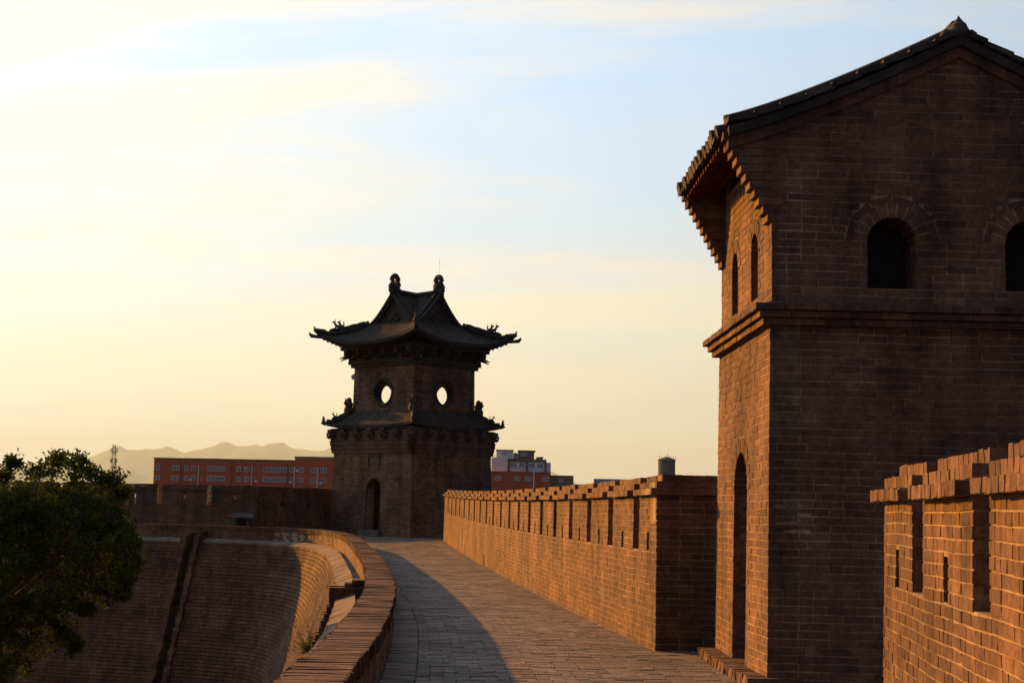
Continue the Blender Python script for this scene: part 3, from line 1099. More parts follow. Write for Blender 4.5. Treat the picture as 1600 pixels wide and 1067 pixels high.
RTOP = lambda u, t, dz: upN(np.array([[AX + t, smooth_roof(t) + dz, -u]]))[0]
for side in (-1, 1):
    nS = 26
    ts = np.linspace(0.02, EAVE, nS)
    uu = np.linspace(0.16, UD - 0.16, 150)
    per = (UD - .32) / 15
    P = np.array([[RTOP(u, side * t, 0.035 * abs(math.cos(math.pi * (u - .16) / per)) - 0.02 - 0.012 * ((i * 1.0) % 2)) for u in uu] for i, t in enumerate(ts)])
    Q = np.array([[RTOP(u, side * t, -0.09) for u in uu[::6]] for t in ts])
    mb = MB()
    mb.grid(P, rng.uniform(0, 1, P.shape[:2]).ravel() * .5 + .1)
    mb.grid(Q, 0.1)
    for k in range(16):          # drip tile ends along the eave
        u = .16 + per * k
        c = RTOP(u, side * EAVE, 0.0)
        e2 = RTOP(u, side * (EAVE - .3), 0.0)
        jx, jz = random.uniform(-.02, .03), random.uniform(-.02, .015)
        mb.tube([tuple(e2), tuple(c + np.array([(0.02 + jx) * side, 0, -.01 + jz]))], [.06, .075], 8, random.uniform(.1, .9))
        c = RTOP(u + per / 2, side * EAVE, -0.03) if k < 15 else c
        ext = c + np.array([0.015 * side, 0, 0])
        mb.add([tuple(ext + np.array([0, -.07, 0])), tuple(ext + np.array([0, .07, 0])), tuple(ext + np.array([0.01 * side, .035, -.07])), tuple(ext + np.array([0.01 * side, -.035, -.07])), tuple(ext + np.array([-.02 * side, -.07, 0])), tuple(ext + np.array([-.02 * side, .07, 0]))], [(0, 1, 2, 3), (0, 4, 5, 1)], random.random())
    rf = mb.build('roof_slope', M['tile'], wt)
    # verge at each gable: two moulded brick bands and stepped cover tiles
    for gy, M0 in ((0, upN), (1, upS)):
        b1, b2 = MB(), MB()
        tt = np.linspace(0.0, VER, 16)
        for i in range(15):
            for (bb, z0, z1, pr) in ((b1, -0.215, -0.105, 0.035), (b2, -0.10, 0.0, 0.085)):
                c8 = []
                for ww in (pr, -.22):
                    for (tq, dz) in ((tt[i], z0), (tt[i + 1], z0), (tt[i + 1], z1), (tt[i], z1)):
                        c8.append((AX + side * tq, smooth_roof(tq) + dz, ww))
                bb.hexa(M0(np.array(c8)), random.uniform(.1, .5))
        b1.build('verge_band', M['brick'], wt)
        b2.build('verge_band', M['tile'], wt)
        if gy == 0 or True:
            n = 9
            for i in range(n):
                t0, t1 = VER * (i + 1) / n + .01, VER * i / n - .02
                c8 = []
                zz = (0.02 + random.uniform(-.008, .01), 0.09 + random.uniform(-.012, .016))
                for (ww) in (0.11, -.2):
                    for (tq, dz) in ((t0, zz[1] - .055), (max(t1, 0), zz[0] - .01), (max(t1, 0), zz[0] + .045), (t0, zz[1])):
                        c8.append((AX + side * tq, smooth_roof(tq) + dz, ww))
                MB().hexa(M0(np.array(c8)), random.uniform(.1, 1.0) ** 1.5).build('verge_tile', M['tile'], wt)
    # roll tile on the verge, behind the cover tiles
    for wv in (-.16,):
        for M0 in (upN, upS):
            mb = MB()
            mb.tube([tuple(M0(np.array([[AX + side * t, smooth_roof(t) + .10, wv]]))[0]) for t in np.linspace(0.05, VER, 16)], .07, 8, .3)
            mb.build('verge_roll', M['tile'], wt)
    # rafters and eave board
    eb = MB()
    for (t0, t1, z0, z1) in ((EAVE - .20, EAVE - .15, -.10, -.05), (EAVE - .42, EAVE - .37, -.19, -.12)):
        c8 = []
        for t in (t0, t1):
            pass
        eb.hexa([RTOP(.28, side * t1, z0), RTOP(UD - .28, side * t1, z0), RTOP(UD - .28, side * t1, z1), RTOP(.28, side * t1, z1), RTOP(.28, side * t0, z0), RTOP(UD - .28, side * t0, z0), RTOP(UD - .28, side * t0, z1), RTOP(.28, side * t0, z1)], .4)
    eb.build('eave_board', M['rafter'], wt)
    nr = 15
    for k in range(nr):
        u = .34 + (UD - .68) * k / (nr - 1)
        for (ta, tb, zo) in ((EAVE - .05, 1.75, -.10),):
            c8 = []
            for du in (-.03, .03):
                c8 += [RTOP(u + du, side * ta, zo - .06), RTOP(u + du, side * tb, zo - .06), RTOP(u + du, side * tb, zo), RTOP(u + du, side * ta, zo)]
            MB().hexa(c8, random.random()).build('rafter', M['rafter'], wt)
# ridge with end ornament
mb = MB()
zR = smooth_roof(0)
mb.ubox(upN, AX - .09, AX + .09, zR - .05, zR + .10, -UD + .05, -.05, .3)
mb.tube([tuple(upN(np.array([[AX, zR + .12, -u]]))[0]) for u in np.linspace(.03, UD - .03, 6)], .08, 8, .3)
mb.build('roof_ridge', M['tile'], wt)
orn = MB()
for (du, dz, r, rz) in ((-.13, .0, .07, .075), (.13, .0, .07, .075), (0, .04, .12, .09), (0, .10, .09, .07), (.0, .145, .05, .05), (0, .18, .02, .04)):
    c = upN(np.array([[AX + du, zR + dz, 0.02]]))[0]
    orn.lathe(c, [(r * .3, -rz), (r * .85, -rz * .5), (r, 0), (r * .8, rz * .5), (r * .25, rz)], 10, random.random())
orn.build('ridge_ornament', M['carved'], wt, smooth=True)
# door step
stp = thing('door_step', (2.42, 16.8, 0), 'low brick step in front of the watchtower door', 'step')
Ls = Lay()
u = 0.0
rr = np.random.default_rng(12)
SM = lambda p: np.c_[np.array([2.54, 15.2]) + bd * (BDEP + .02) + p[:, :1] * (-bd) + p[:, 2:3] * (-br), p[:, 1]]
while u < BDEP + .1:
    e = u + rr.uniform(.055, .075)
    Ls.rows.append((u + .002, e - .002, 0, .105 + rr.uniform(-.003, .003), -.3, .20 + rr.uniform(-.005, .005), rr.uniform(.1, .95)))
    u = e
emit(stp, [(Ls, SM)], M['brick'], 60, 'brick', 'brickwork')

# ------------------------------------------------------------------ corner tower
NL, NR = np.array([-0.665, -0.747]), np.array([0.747, -0.665])
S1, S2, TB = 4.9, 3.82, 0.42
TC = np.array([-3.98, 62.7]) - (NL + NR) * S1 / 2
ct = thing('corner_tower', (*TC, TB), 'dark two storey corner tower with upturned tiled roof and round windows', 'tower')
FN = [NL, NR, -NL, -NR]


def tmap(k, S, lean, z0=0.0, half=None):
    """face k: u along the face from its left end (seen from outside), v up, w out"""
    n = FN[k]
    uu = np.array([-n[1], n[0]])
    h = S / 2 if half is None else half
    o = TC + n * h - uu * S / 2
    return lambda p: np.c_[o + np.asarray(p)[:, :1] * uu + (np.asarray(p)[:, 2:3] - lean * np.asarray(p)[:, 1:2]) * n, z0 + np.asarray(p)[:, 1]]


LT = 0.018
H1 = 3.62                                       # wall below the mouldings, above TB
dC, dR, dSP = 2.62, 0.44, 2.12                  # door in the left face
core = MB()
sets = []
rings = []
for k in range(4):
    Mp = tmap(k, S1, LT, TB)

    def iv(e, k=k):
        def f(v):
            base = [(LT * v, S1 - LT * v)]
            return cut(base, arch_hole(v, dC, 0.42, dSP, dR, e)) if k == 0 else base
        return f
    corerows(core, Mp, lambda v: [(a + .012, b - .012) for a, b in iv(0)(v)], -0.3, H1 + .95, 0.08, -.5, -.012)
    if k < 2:
        sets.append((Lay().field(iv(0.17), 0.0, H1, seed=200 + k, course=.08, bvr=(0.0, .8), proud=.006), Mp))
    Mu = tmap(k, S2, 0.01, 0.0)
    WC, WZ, WR = S2 / 2, 6.62, 0.50

    def iu(R_):
        def f(v):
            base = [(0.01 * v, S2 - 0.01 * v)]
            if abs(v - WZ) < R_:
                h = math.sqrt(R_ ** 2 - (v - WZ) ** 2)
                base = cut(base, [(WC - h, WC + h)])
            return base
        return f
    corerows(core, Mu, lambda v: [(a + .012, b - .012) for a, b in iu(WR)(v)], 5.0, 7.75, 0.05, -.34, -.012)
    if k < 2:
        sets.append((Lay().field(iu(WR + .05), 5.3, 7.75, seed=220 + k, course=.08, bvr=(0.0, .8), proud=.006), Mu))
    rings.append(Mu)
core.build('wall_core', M['mortar'], ct)
emit(ct, sets, M['brick'], 0)
arch_ring(ct, tmap(0, S1, LT, TB), dC, dSP, dR, 0.16, 17, M['brick'])
MB().ubox(tmap(0, S1, LT, TB), dC - dR, dC + dR, .3, dSP + dR, -.75, -.68, .2).build('door', M['timber'], ct)
MB().ubox(tmap(0, S1, LT, TB), dC - .62, dC + .55, .2, .42, -.1, .16, .9).build('door_sill', M['plaque'], ct)
MB().ubox(tmap(0, S1, LT, TB), dC - .1, dC + .62, .0, .2, -.1, .42, .2).build('step', M['brick'], ct)
MB().ubox(tmap(0, S1, LT, TB), -.25, .9, .0, .3, -.1, .25, .6).build('plinth_block', M['plaque'], ct)
pq = MB().ubox(tmap(0, S1, LT, TB), dC - .31, dC + .28, 2.98, 3.46, -.05, -.004, .5).build('plaque', M['plaque'], ct)
fr = MB()
for (a, b, c, d_) in ((dC - .37, dC + .34, 3.46, 3.52), (dC - .37, dC - .31, 2.98, 3.46), (dC + .28, dC + .34, 2.98, 3.46)):
    fr.ubox(tmap(0, S1, LT, TB), a, b, c, d_, -.05, .03, .0)
fr.build('plaque_frame', M['joint'], pq)
# round window surrounds
for Mu in rings:
    mb = MB()
    n = 40
    V, F = [], []
    for k in range(n):
        a = 2 * math.pi * k / n
        for (r, w_) in ((WR, -.34), (WR, .02), (WR + .05, .05), (WR + .10, .05), (WR + .13, -.01)):
            V.append((WC + r * math.cos(a), WZ + r * math.sin(a), w_))
    for k in range(n):
        for j in range(4):
            F.append((k * 5 + j, k * 5 + j + 1, ((k + 1) % n) * 5 + j + 1, ((k + 1) % n) * 5 + j))
    mb.add(Mu(np.array(V)), F, .15)
    mb.build('round_window', M['carved'], ct)
# mouldings
for (z0, z1, ov) in ((H1, H1 + .17, .07), (H1 + .18, H1 + .34, .10), (H1 + .35, H1 + .52, .13), (H1 + .53, H1 + 1.05, .10)):
    mb = MB()
    rr = np.random.default_rng(int(z0 * 100))
    for k in range(4):
        e = ov - LT * z0
        Mp = tmap(k, S1, 0, TB)
        mb.ubox(Mp, -e, S1 + e, z0, z1 - .02, -.2, e, rr.uniform(.2, .5))
    mb.build('moulding', M['brick'], ct)
    mb = MB()
    for k in range(4):
        e = ov - LT * z0 + .03
        mb.ubox(tmap(k, S1, 0, TB), -e, S1 + e, z1 - .025, z1 + .005, -.2, e, .1)
    mb.build('moulding_fillet', M['carved'], ct)
# bracket sets under the lower roof
for k in range(4):
    Mp = tmap(k, S1, 0, TB)
    for i in range(7):
        uc = 0.02 + (S1 - .04) * i / 6
        mb = MB()
        z = H1 + .52
        for (dw, z0, z1, out) in ((.06, 0, .1, .06), (.15, .1, .19, .1), (.09, .19, .28, .14), (.2, .28, .36, .17), (.11, .36, .5, .2)):
            mb.ubox(Mp, uc - dw, uc + dw, z + z0, z + z1 - .01, -.05, out, random.uniform(0, .6))
        for s in (-1, 1):
            mb.tube([tuple(Mp(np.array([[uc + s * .1, z + .12, .08]]))[0]), tuple(Mp(np.array([[uc + s * .18, z + .17, .1]]))[0]), tuple(Mp(np.array([[uc + s * .21, z + .3, .12]]))[0])], [.05, .05, .03], 6, .3)
        mb.tube([tuple(Mp(np.array([[uc, z + .2, .1]]))[0]), tuple(Mp(np.array([[uc, z + .16, .22]]))[0]), tuple(Mp(np.array([[uc, z + .24, .28]]))[0])], [.05, .045, .02], 6, .3)
        if k < 2 or i in (0, 6):
            mb.build('bracket', M['carved'], ct)


def roofside(k, h0, z0, h1, z1, lift, flare, per, na, nt, thick=0.10, amp=0.035, pw=1.6):
    n = FN[k]
    uu = np.array([-n[1], n[0]])
    nA = na
    a = np.linspace(-1, 1, nA)
    t = np.linspace(0, 1, nt)
    A, T = np.meshgrid(a, t, indexing='ij')
    half = h0 + (h1 - h0) * T
    fl = flare * np.abs(A) ** 5 * T
    lat = A * (half + fl)
    out = half + fl
    z = z0 + (z1 - z0) * (1 - (1 - T) ** pw) + lift * (np.abs(A) ** 2.6) * T ** 1.5
    corr = amp * np.abs(np.cos(math.pi * lat / per))
    P = np.zeros((nA, nt, 3))
    P[..., 0] = TC[0] + uu[0] * lat + n[0] * out
    P[..., 1] = TC[1] + uu[1] * lat + n[1] * out
    P[..., 2] = z + corr
    Q = P.copy()
    Q[..., 2] = z - thick
    mb = MB()
    bv = np.repeat(rng.uniform(.0, .8, nA)[:, None], nt, 1).ravel()
    mb.grid(P, bv)
    mb.grid(Q, 0.1, True)
    E = np.stack([P[:, -1], Q[:, -1]], 1)
    mb.grid(E, 0.1)
    return mb, P, Q


def beast(mb, p, dirv, s=1.0, style=0):
    """small roof figure: body, raised head, tail"""
    d = Vector((dirv[0], dirv[1], 0)).normalized()
    p = Vector(p)
    up = Vector((0, 0, 1))
    P = lambda a, b: tuple(p + d * a * s + up * b * s)
    mb.tube([P(-.12, 0), P(-.06, .1), P(.04, .13), P(.1, .2), P(.14, .3)], [.05 * s, .08 * s, .08 * s, .06 * s, .04 * s], 6, .2)
    mb.tube([P(.1, .27), P(.17, .31), P(.25, .28)], [.05 * s, .06 * s, .02 * s], 6, .2)
    mb.tube([P(-.08, .08), P(-.14, .2), P(-.1, .32), P(-.15, .38)], [.045 * s, .04 * s, .03 * s, .012 * s], 6, .2)
    mb.tube([P(.12, .3), P(.1, .4), P(.14, .45)], [.025 * s, .02 * s, .008 * s], 5, .2)
    mb.tube([P(.08, .12), P(.1, 0)], [.035 * s, .03 * s], 5, .2)


# lower roof
for k in range(4):
    mb, P, Q = roofside(k, S2 / 2 - .05, TB + 5.42, S1 / 2 + .13, TB + 4.74, .16, .06, .20, 161, 10)
    mb.build('lower_roof', M['tile'], ct)
    n, uu = FN[k], np.array([-FN[k][1], FN[k][0]])
    # wall plate closing the gap under the eave
    mb = MB()
    mb.ubox(tmap(k, S1, 0, TB), -.02, S1 + .02, H1 + .93, H1 + 1.06, -.3, .03, .1)
    mb.build('eave_plate', M['timber'], ct)
    # hip ridge on the corner to the right of this face
    hp = [P[-1, j] + np.array([0, 0, .05]) for j in range(P.shape[1])]
    dd = n + uu
    mb = MB()
    mb.tube([tuple(q) for q in hp], .10, 8, .3)
    mb.tube([tuple(q + np.array([0, 0, .1])) for q in hp[:-2]], .07, 8, .3)
    mb.build('hip_ridge', M['tile'], ct)
    mb = MB()
    beast(mb, hp[6] + np.array([0, 0, .1]), dd, .62)
    mb.build('ridge_beast', M['carved'], ct, smooth=True)
    mb = MB()
    e = hp[-1]
    mb.tube([tuple(e + np.array([0, 0, -.12])), tuple(e + np.array([dd[0] * .05, dd[1] * .05, -.08])), tuple(e + np.array([dd[0] * .09, dd[1] * .09, .03])), tuple(e + np.array([dd[0] * .08, dd[1] * .08, .16])), tuple(e + np.array([dd[0] * .13, dd[1] * .13, .22]))], [.09, .09, .075, .05, .015], 7, .2)
    mb.tube([tuple(e + np.array([dd[0] * .1, dd[1] * .1, -.1])), tuple(e + np.array([dd[0] * .16, dd[1] * .16, -.06]))], [.06, .03], 6, .2)
    mb.build('hip_end_beast', M['carved'], ct, smooth=True)
    # corner figure where the hip meets the upper wall
    mb = MB()
    c = TC + (n + uu) * (S2 / 2 + .06)
    zc = TB + 5.35
    for (r, z, rz) in ((.22, .14, .22), (.18, .38, .17), (.12, .56, .12)):
        mb.lathe((c[0], c[1], zc + z), [(r * .4, -rz), (r * .9, -rz * .5), (r, 0), (r * .85, rz * .5), (r * .3, rz)], 10, random.random())
    for s in (-1, 1):
        q = (n if s > 0 else uu) * 1.0
        mb.tube([(c[0], c[1], zc + .3), (c[0] + q[0] * .22, c[1] + q[1] * .22, zc + .45), (c[0] + q[0] * .2, c[1] + q[1] * .2, zc + .62)], [.1, .08, .03], 6, .3)
    mb.build('corner_beast', M['carved'], ct, smooth=True)

# beams above the upper wall
mb = MB()
for k in range(4):
    Mu = tmap(k, S2, 0, 0)
    mb.ubox(Mu, -.12, S2 + .12, 7.86, 8.02, -.3, .12, .3)
    mb.ubox(Mu, -.03, S2 + .03, 7.72, 7.86, -.3, .045, .2)
mb.build('wall_beam', M['timber'], ct)
EZ, TZ, EH = 8.70, 9.62, 2.84
for k in range(4):
    Mu = tmap(k, S2, 0, 0)
    for i in range(6):
        uc = .0 + S2 * i / 5
        mb = MB()
        mb.ubox(Mu, uc - .12, uc + .12, 8.02, 8.12, -.2, .1, .1)
        mb.ubox(Mu, uc - .2, uc + .2, 8.12, 8.24, -.25, .2, .2)
        mb.ubox(Mu, uc - .1, uc + .1, 8.24, 8.50, -.25, .42, .2)
        mb.tube([tuple(Mu(np.array([[uc, 8.2, .1]]))[0]), tuple(Mu(np.array([[uc, 8.14, .5]]))[0]), tuple(Mu(np.array([[uc, 8.06, .74]]))[0])], [.06, .05, .015], 6, .2)
        mb.build('bracket', M['timber'], ct)
    mb = MB()
    mb.ubox(Mu, -.4, S2 + .4, 8.46, 8.60, .18, .34, .1)
    mb.ubox(Mu, 1.15, S2 - 1.15, 8.02, 8.30, -.15, -.02, .1)
    mb.build('purlin', M['timber'], ct)
    mb, P, Q = roofside(k, 1.42, TZ, EH, EZ, (.47), .16, .21, 221, 14, thick=.12, pw=1.55)
    mb.build('upper_roof', M['tile'], ct)
    n, uu = FN[k], np.array([-FN[k][1], FN[k][0]])
    # rafters fanning under the eave
    nA = P.shape[0]
    for i in range(3, nA - 3, 8):
        q0, q1 = Q[i, -2], Q[i, 4]
        m = MB()
        dv = Vector(q1 - q0)
        m.tube([tuple(q0 + np.array([0, 0, -.06])), tuple(q1 + np.array([0, 0, -.10]))], .055, 5, .3)
        m.build('rafter', M['timber'], ct)
    hp = [P[-1, j] + np.array([0, 0, .06]) for j in range(P.shape[1])]
    dd = n + uu
    mb = MB()
    mb.tube([tuple(q) for q in hp], .12, 8, .3)
    mb.tube([tuple(q + np.array([0, 0, .14])) for q in hp[1:11]], [.03, .07, .10, .11, .11, .11, .11, .10, .09, .05], 8, .3)
    mb.build('hip_ridge', M['tile'], ct)
    for j in (7, 8):
        mb = MB()
        beast(mb, hp[j] + np.array([0, 0, .2]), dd, .95 if j == 8 else .8)
        mb.build('ridge_beast', M['carved'], ct, smooth=True)
    e = hp[-1]
    mb = MB()
    D3 = lambda a, z: tuple(e + np.array([dd[0] * a, dd[1] * a, z]))
    mb.tube([D3(-.25, 0), D3(.0, .03), D3(.08, .1), D3(.10, .2), D3(.06, .24)], [.12, .13, .09, .05, .015], 7, .2)
    mb.tube([D3(-.35, -.25), D3(.05, -.2), D3(.16, -.18), D3(.22, -.1), D3(.23, -.02)], [.07, .075, .09, .06, .015], 7, .2)
    mb.build('hip_end_beast', M['carved'], ct, smooth=True)

# crossed gables on top
GH, RZ = 1.42, 10.93


def gp(t):
    t = np.minimum(np.abs(t) / GH, 1.0)
    return TZ - .05 + (RZ - TZ + .05) * (1 - t) ** 1.35


ax = np.linspace(-GH, GH, 101)
X, Y = np.meshgrid(ax, ax, indexing='ij')
zx, zy = gp(X), gp(Y)
Z = np.maximum(zx, zy) + .03 * np.where(zx > zy, np.abs(np.cos(math.pi * Y / .2)), np.abs(np.cos(math.pi * X / .2)))
P = np.stack([TC[0] + NR[0] * X + NL[0] * Y, TC[1] + NR[1] * X + NL[1] * Y, Z], -1)
# X runs along NR: the ridge at Y = 0 runs along NR
Z2 = np.maximum(gp(Y), gp(X))
mb = MB()
mb.grid(P, rng.uniform(0, .8, 101 * 101))
mb.build('gable_roof', M['tile'], ct)
for k in range(4):
    n, uu = FN[k], np.array([-FN[k][1], FN[k][0]])
    B3 = lambda a, o, z: (TC[0] + n[0] * o + uu[0] * a, TC[1] + n[1] * o + uu[1] * a, z)
    tt = np.linspace(-GH, GH, 25)
    wallp = np.array([[B3(a, GH - .16, TZ - .35) for a in tt], [B3(a, GH - .16, float(gp(a)) - .06) for a in tt]])
    m = MB()
    m.grid(wallp, .1)
    gw_ = m.build('gable_wall', M['carved'], ct)
    m = MB()
    c = B3(0, GH - .1, TZ + .22)
    for (a, z, r) in ((0, 0, .17), (-.2, -.1, .12), (.2, -.1, .12), (0, -.25, .13)):
        q = B3(a, GH - .1, TZ + .25 + z)
        m.lathe(q, [(r * .3, -r), (r, -.2 * r), (r * .8, .5 * r), (r * .2, r)], 8, .5)
    m.build('gable_ornament', M['carved'], gw_, smooth=True)
    m = MB()
    for i in range(24):
        a0, a1 = tt[i], tt[i + 1]
        for (o0, o1, za, zb) in ((GH - .2, GH + .02, -.2, -.06), (GH - .14, GH + .09, -.05, .06)):
            c8 = [B3(a0, o1, gp(a0) + za), B3(a1, o1, gp(a1) + za), B3(a1, o1, gp(a1) + zb), B3(a0, o1, gp(a0) + zb), B3(a0, o0, gp(a0) + za), B3(a1, o0, gp(a1) + za), B3(a1, o0, gp(a1) + zb), B3(a0, o0, gp(a0) + zb)]
            m.hexa(c8, random.uniform(.2, .6))
    m.build('verge', M['tile'], ct)
    for s in (-1, 1):
        m = MB()
        m.tube([B3(s * a, GH - .16, gp(a) + .09) for a in np.linspace(.05, GH + .02, 12)], .085, 7, .4)
        m.build('verge_ridge', M['tile'], ct)
    m = MB()
    m.tube([B3(0, o, RZ + .05 - .03 * (1 - o / GH)) for o in np.linspace(0, GH, 5)], .12, 8, .3)
    m.build('roof_ridge', M['tile'], ct)
    # dragon-tail ornament: upright loop with a hole, knobbly base
    m = MB()
    o0 = GH - .08
    loop = []
    for i in range(15):
        q = 2 * math.pi * i / 14
        loop.append((o0 - .02 + .19 * math.sin(q), RZ + .46 + .27 * math.cos(q)))
    m.tube([B3(0, a, z) for a, z in loop], [.11] * 15, 7, .2)
    m.tube([B3(0, o0 - .12, RZ), B3(0, o0 - .1, RZ + .22), B3(0, o0, RZ + .4)], [.17, .17, .1], 8, .2)
    m.tube([B3(0, o0 + .05, RZ + .02), B3(0, o0 + .22, RZ + .1), B3(0, o0 + .26, RZ + .22), B3(0, o0 + .34, RZ + .3)], [.15, .12, .08, .03], 7, .2)
    m.tube([B3(0, o0 + .1, RZ + .22), B3(0, o0 + .2, RZ + .3), B3(0, o0 + .18, RZ + .42)], [.1, .07, .03], 6, .2)
    m.build('ridge_dragon', M['carved'], ct, smooth=True)
# lightning rod and wall lamp
q = TC + NR * (GH - .1)
MB().tube([(q[0], q[1], RZ + .6), (q[0] + .02, q[1], RZ + 1.55)], .005, 5).build('lightning_rod', M['metal'], ct)
lm = thing('wall_lamp', tuple(tmap(0, S2, 0, 0)(np.array([[.33, 7.3, .1]]))[0]), 'small pale lamp fixed high on the upper wall of the corner tower', 'lamp')
MB().tube([tuple(tmap(0, S2, 0, 0)(np.array([[.33, 7.42, .0]]))[0]), tuple(tmap(0, S2, 0, 0)(np.array([[.33, 7.42, .2]]))[0])], .02, 6).build('arm', M['metal'], lm)
c = tmap(0, S2, 0, 0)(np.array([[.33, 7.3, .22]]))[0]
MB().lathe(c, [(.03, .12), (.09, .09), (.10, 0), (.07, -.08), (.02, -.11)][::-1], 10, .5).build('shade', M['whitepipe'], lm, smooth=True)

# ------------------------------------------------------------------ far battlement beyond the turn
zc = lambda y: np.full_like(np.asarray(y, float), 0.50)
d = n2((-1.0, 0.02))
t3, M3, sets, mer, f_, c_ = battlement('battlement', 'shaded battlement beyond the turn, left of the corner tower, with open slots', (-10.25, 63.0), d, 14.5, (d[1], d[0]), [2.0 + 2.05 * k for k in range(6)], lambda y: 0.47 + 0 * np.asarray(y, float), 0, 0, gw=0.20, seed=90, thick=.5, LH=(1.5, 1.68), lw=.13, cap_ext=.06, BODY=1.28)
# dark squares: loopholes only; the wall's nearer, solid length runs to the tower
emit(t3, sets, M['brick'], 0)
d = n2((-7.7 + 10.25, 66.2 - 63.0))
t4, M4, sets, mer, f_, c_ = battlement('battlement', 'short solid reddish wall joining the far battlement to the corner tower', (-10.25, 63.0), d, 5.4, (d[1], -d[0]), [], lambda y: 0.45 + 0 * np.asarray(y, float), 0, 0, seed=95, thick=.5, loopholes=False, cat='wall', cap_ext=.06)
for u in (1.35, 2.9):
    MB().ubox(M4, u - .08, u + .08, 1.3, 1.5, .0, .012, 0).build('loophole', M['joint'], t4)  # dark plates painted as the slits' shade; the wall behind is solid
emit(t4, sets, M['brick'], 0)
nh = thing('spout_niche', (-10.8, 62.9, .5), 'small stone niche with a slab hood against the far shaded wall', 'niche')
mb = MB().box(-11.05, -10.93, 62.62, 63.0, .45, 1.28, .2)
mb.box(-10.62, -10.50, 62.62, 63.0, .45, 1.28, .2)
mb.build('side_wall', M['brick'], nh)
MB().box(-10.94, -10.61, 62.8, 62.98, .45, 1.28, 0).build('recess', M['joint'], nh)
MB().hexa([(-11.25, 62.4, 1.30), (-10.3, 62.4, 1.30), (-10.4, 63.0, 1.46), (-11.15, 63.0, 1.46), (-11.25, 62.4, 1.24), (-10.3, 62.4, 1.24), (-10.4, 63.0, 1.26), (-11.15, 63.0, 1.26)], .6).build('hood', M['plaque'], nh)
MB().box(-11.3, -10.4, 62.3, 63.0, .42, .52, .8).build('base_slab', M['plaque'], nh)

# ------------------------------------------------------------------ tree on the left
TY = 26.0
K = TY / 2400
tr = thing('tree', (-9.4, TY, -9.2), 'leafy tree in deep shade rising beside the inner wall at left', 'tree')


def px2w(x, y, Y):
    return ((x - 800) / 2400 * Y, Y, EYE + (801 + .0185 * (x - 800) - y) / 2400 * Y)


lobes = [(122, 722, 24), (95, 722, 20), (150, 745, 26), (70, 735, 22), (25, 722, 12), (180, 748, 20), (115, 755, 34), (10, 745, 22), (60, 790, 62), (125, 800, 66), (185, 775, 22), (20, 840, 85), (100, 865, 88), (155, 845, 60), (185, 880, 40), (140, 900, 62), (60, 930, 85), (95, 965, 48), (115, 985, 28), (20, 985, 70), (60, 1015, 40), (10, 1035, 40), (195, 765, 20), (-50, 790, 95), (-60, 900, 120), (-140, 850, 120), (-130, 960, 100), (-200, 800, 90), (-90, 730, 60), (205, 905, 18), (175, 820, 40), (200, 850, 26), (205, 880, 24), (150, 785, 36), (95, 785, 40), (30, 805, 50), (110, 930, 45), (207, 865, 24), (212, 890, 18), (200, 830, 22), (180, 915, 30), (222, 875, 10), (218, 845, 9), (205, 925, 12), (190, 800, 14), (150, 945, 16), (135, 1000, 18)]
br_ = MB()
leaf = MB()
root = Vector((-9.4, TY, -9.3))
fork = Vector((-9.3, TY + .6, -1.4))
br_.tube([tuple(root), (-9.5, TY + .1, -6.5), (-9.25, TY - .1, -4.4), tuple(fork)], [.30, .25, .21, .18], 10, .5)
lr = np.random.default_rng(19)
LV, LF, LB = [], [], []
nleaf = 0
for (x, y, rp) in lobes:
    c = Vector(px2w(x, y, TY + lr.uniform(-1.0, 1.2)))
    rad = rp * K
    m1 = fork.lerp(c, .45) + Vector((lr.uniform(-.3, .3), lr.uniform(-.5, .5), lr.uniform(0, .4)))
    if y < 880 and rp > 30:
        br_.tube([tuple(fork), tuple(m1), tuple(c)], [.07, .04, .015], 6, .5)
    ntw = max(14, int(52 * (rad / .7) ** 2))
    for q in range(ntw):
        dv = lr.normal(0, 1, 3)
        dv /= np.linalg.norm(dv)
        rr_ = rad * lr.uniform(.2, 1.22) ** .6
        tip = np.array(c) + dv * rr_ * np.array([1, 1.0, .9])
        s0 = np.array(c) + (tip - np.array(c)) * .25
        br_.tube([tuple(s0), tuple((s0 + tip) / 2 + lr.normal(0, .03, 3)), tuple(tip)], [.012, .008, .004], 4, .5, cap=False)
        for lq in range(26):                     # leaflets on both sides of a drooping stalk
            t = lr.uniform(0, 1)
            cc = s0 * (1 - t) * .5 + tip * (1 - (1 - t) * .5) + lr.normal(0, .055, 3)
            cc = np.array(cc) + np.array([0, 0, -.03 * t])
            a = lr.normal(0, 1, 3)
            a /= np.linalg.norm(a)
            b = np.cross(a, lr.normal(0, 1, 3))
            b /= np.linalg.norm(b)
            L_, W_ = lr.uniform(.035, .06), lr.uniform(.014, .024)
            i0 = len(LV)
            LV += [cc - a * L_, cc + b * W_, cc + a * L_, cc - b * W_]
            LF.append((i0, i0 + 1, i0 + 2, i0 + 3))
            LB += [lr.uniform(0, 1)] * 4
br_.build('trunk', M['bark'], tr, smooth=True)
leaf.add(np.array(LV), LF, np.array(LB))
leaf.build('crown', M['leaf'], tr)

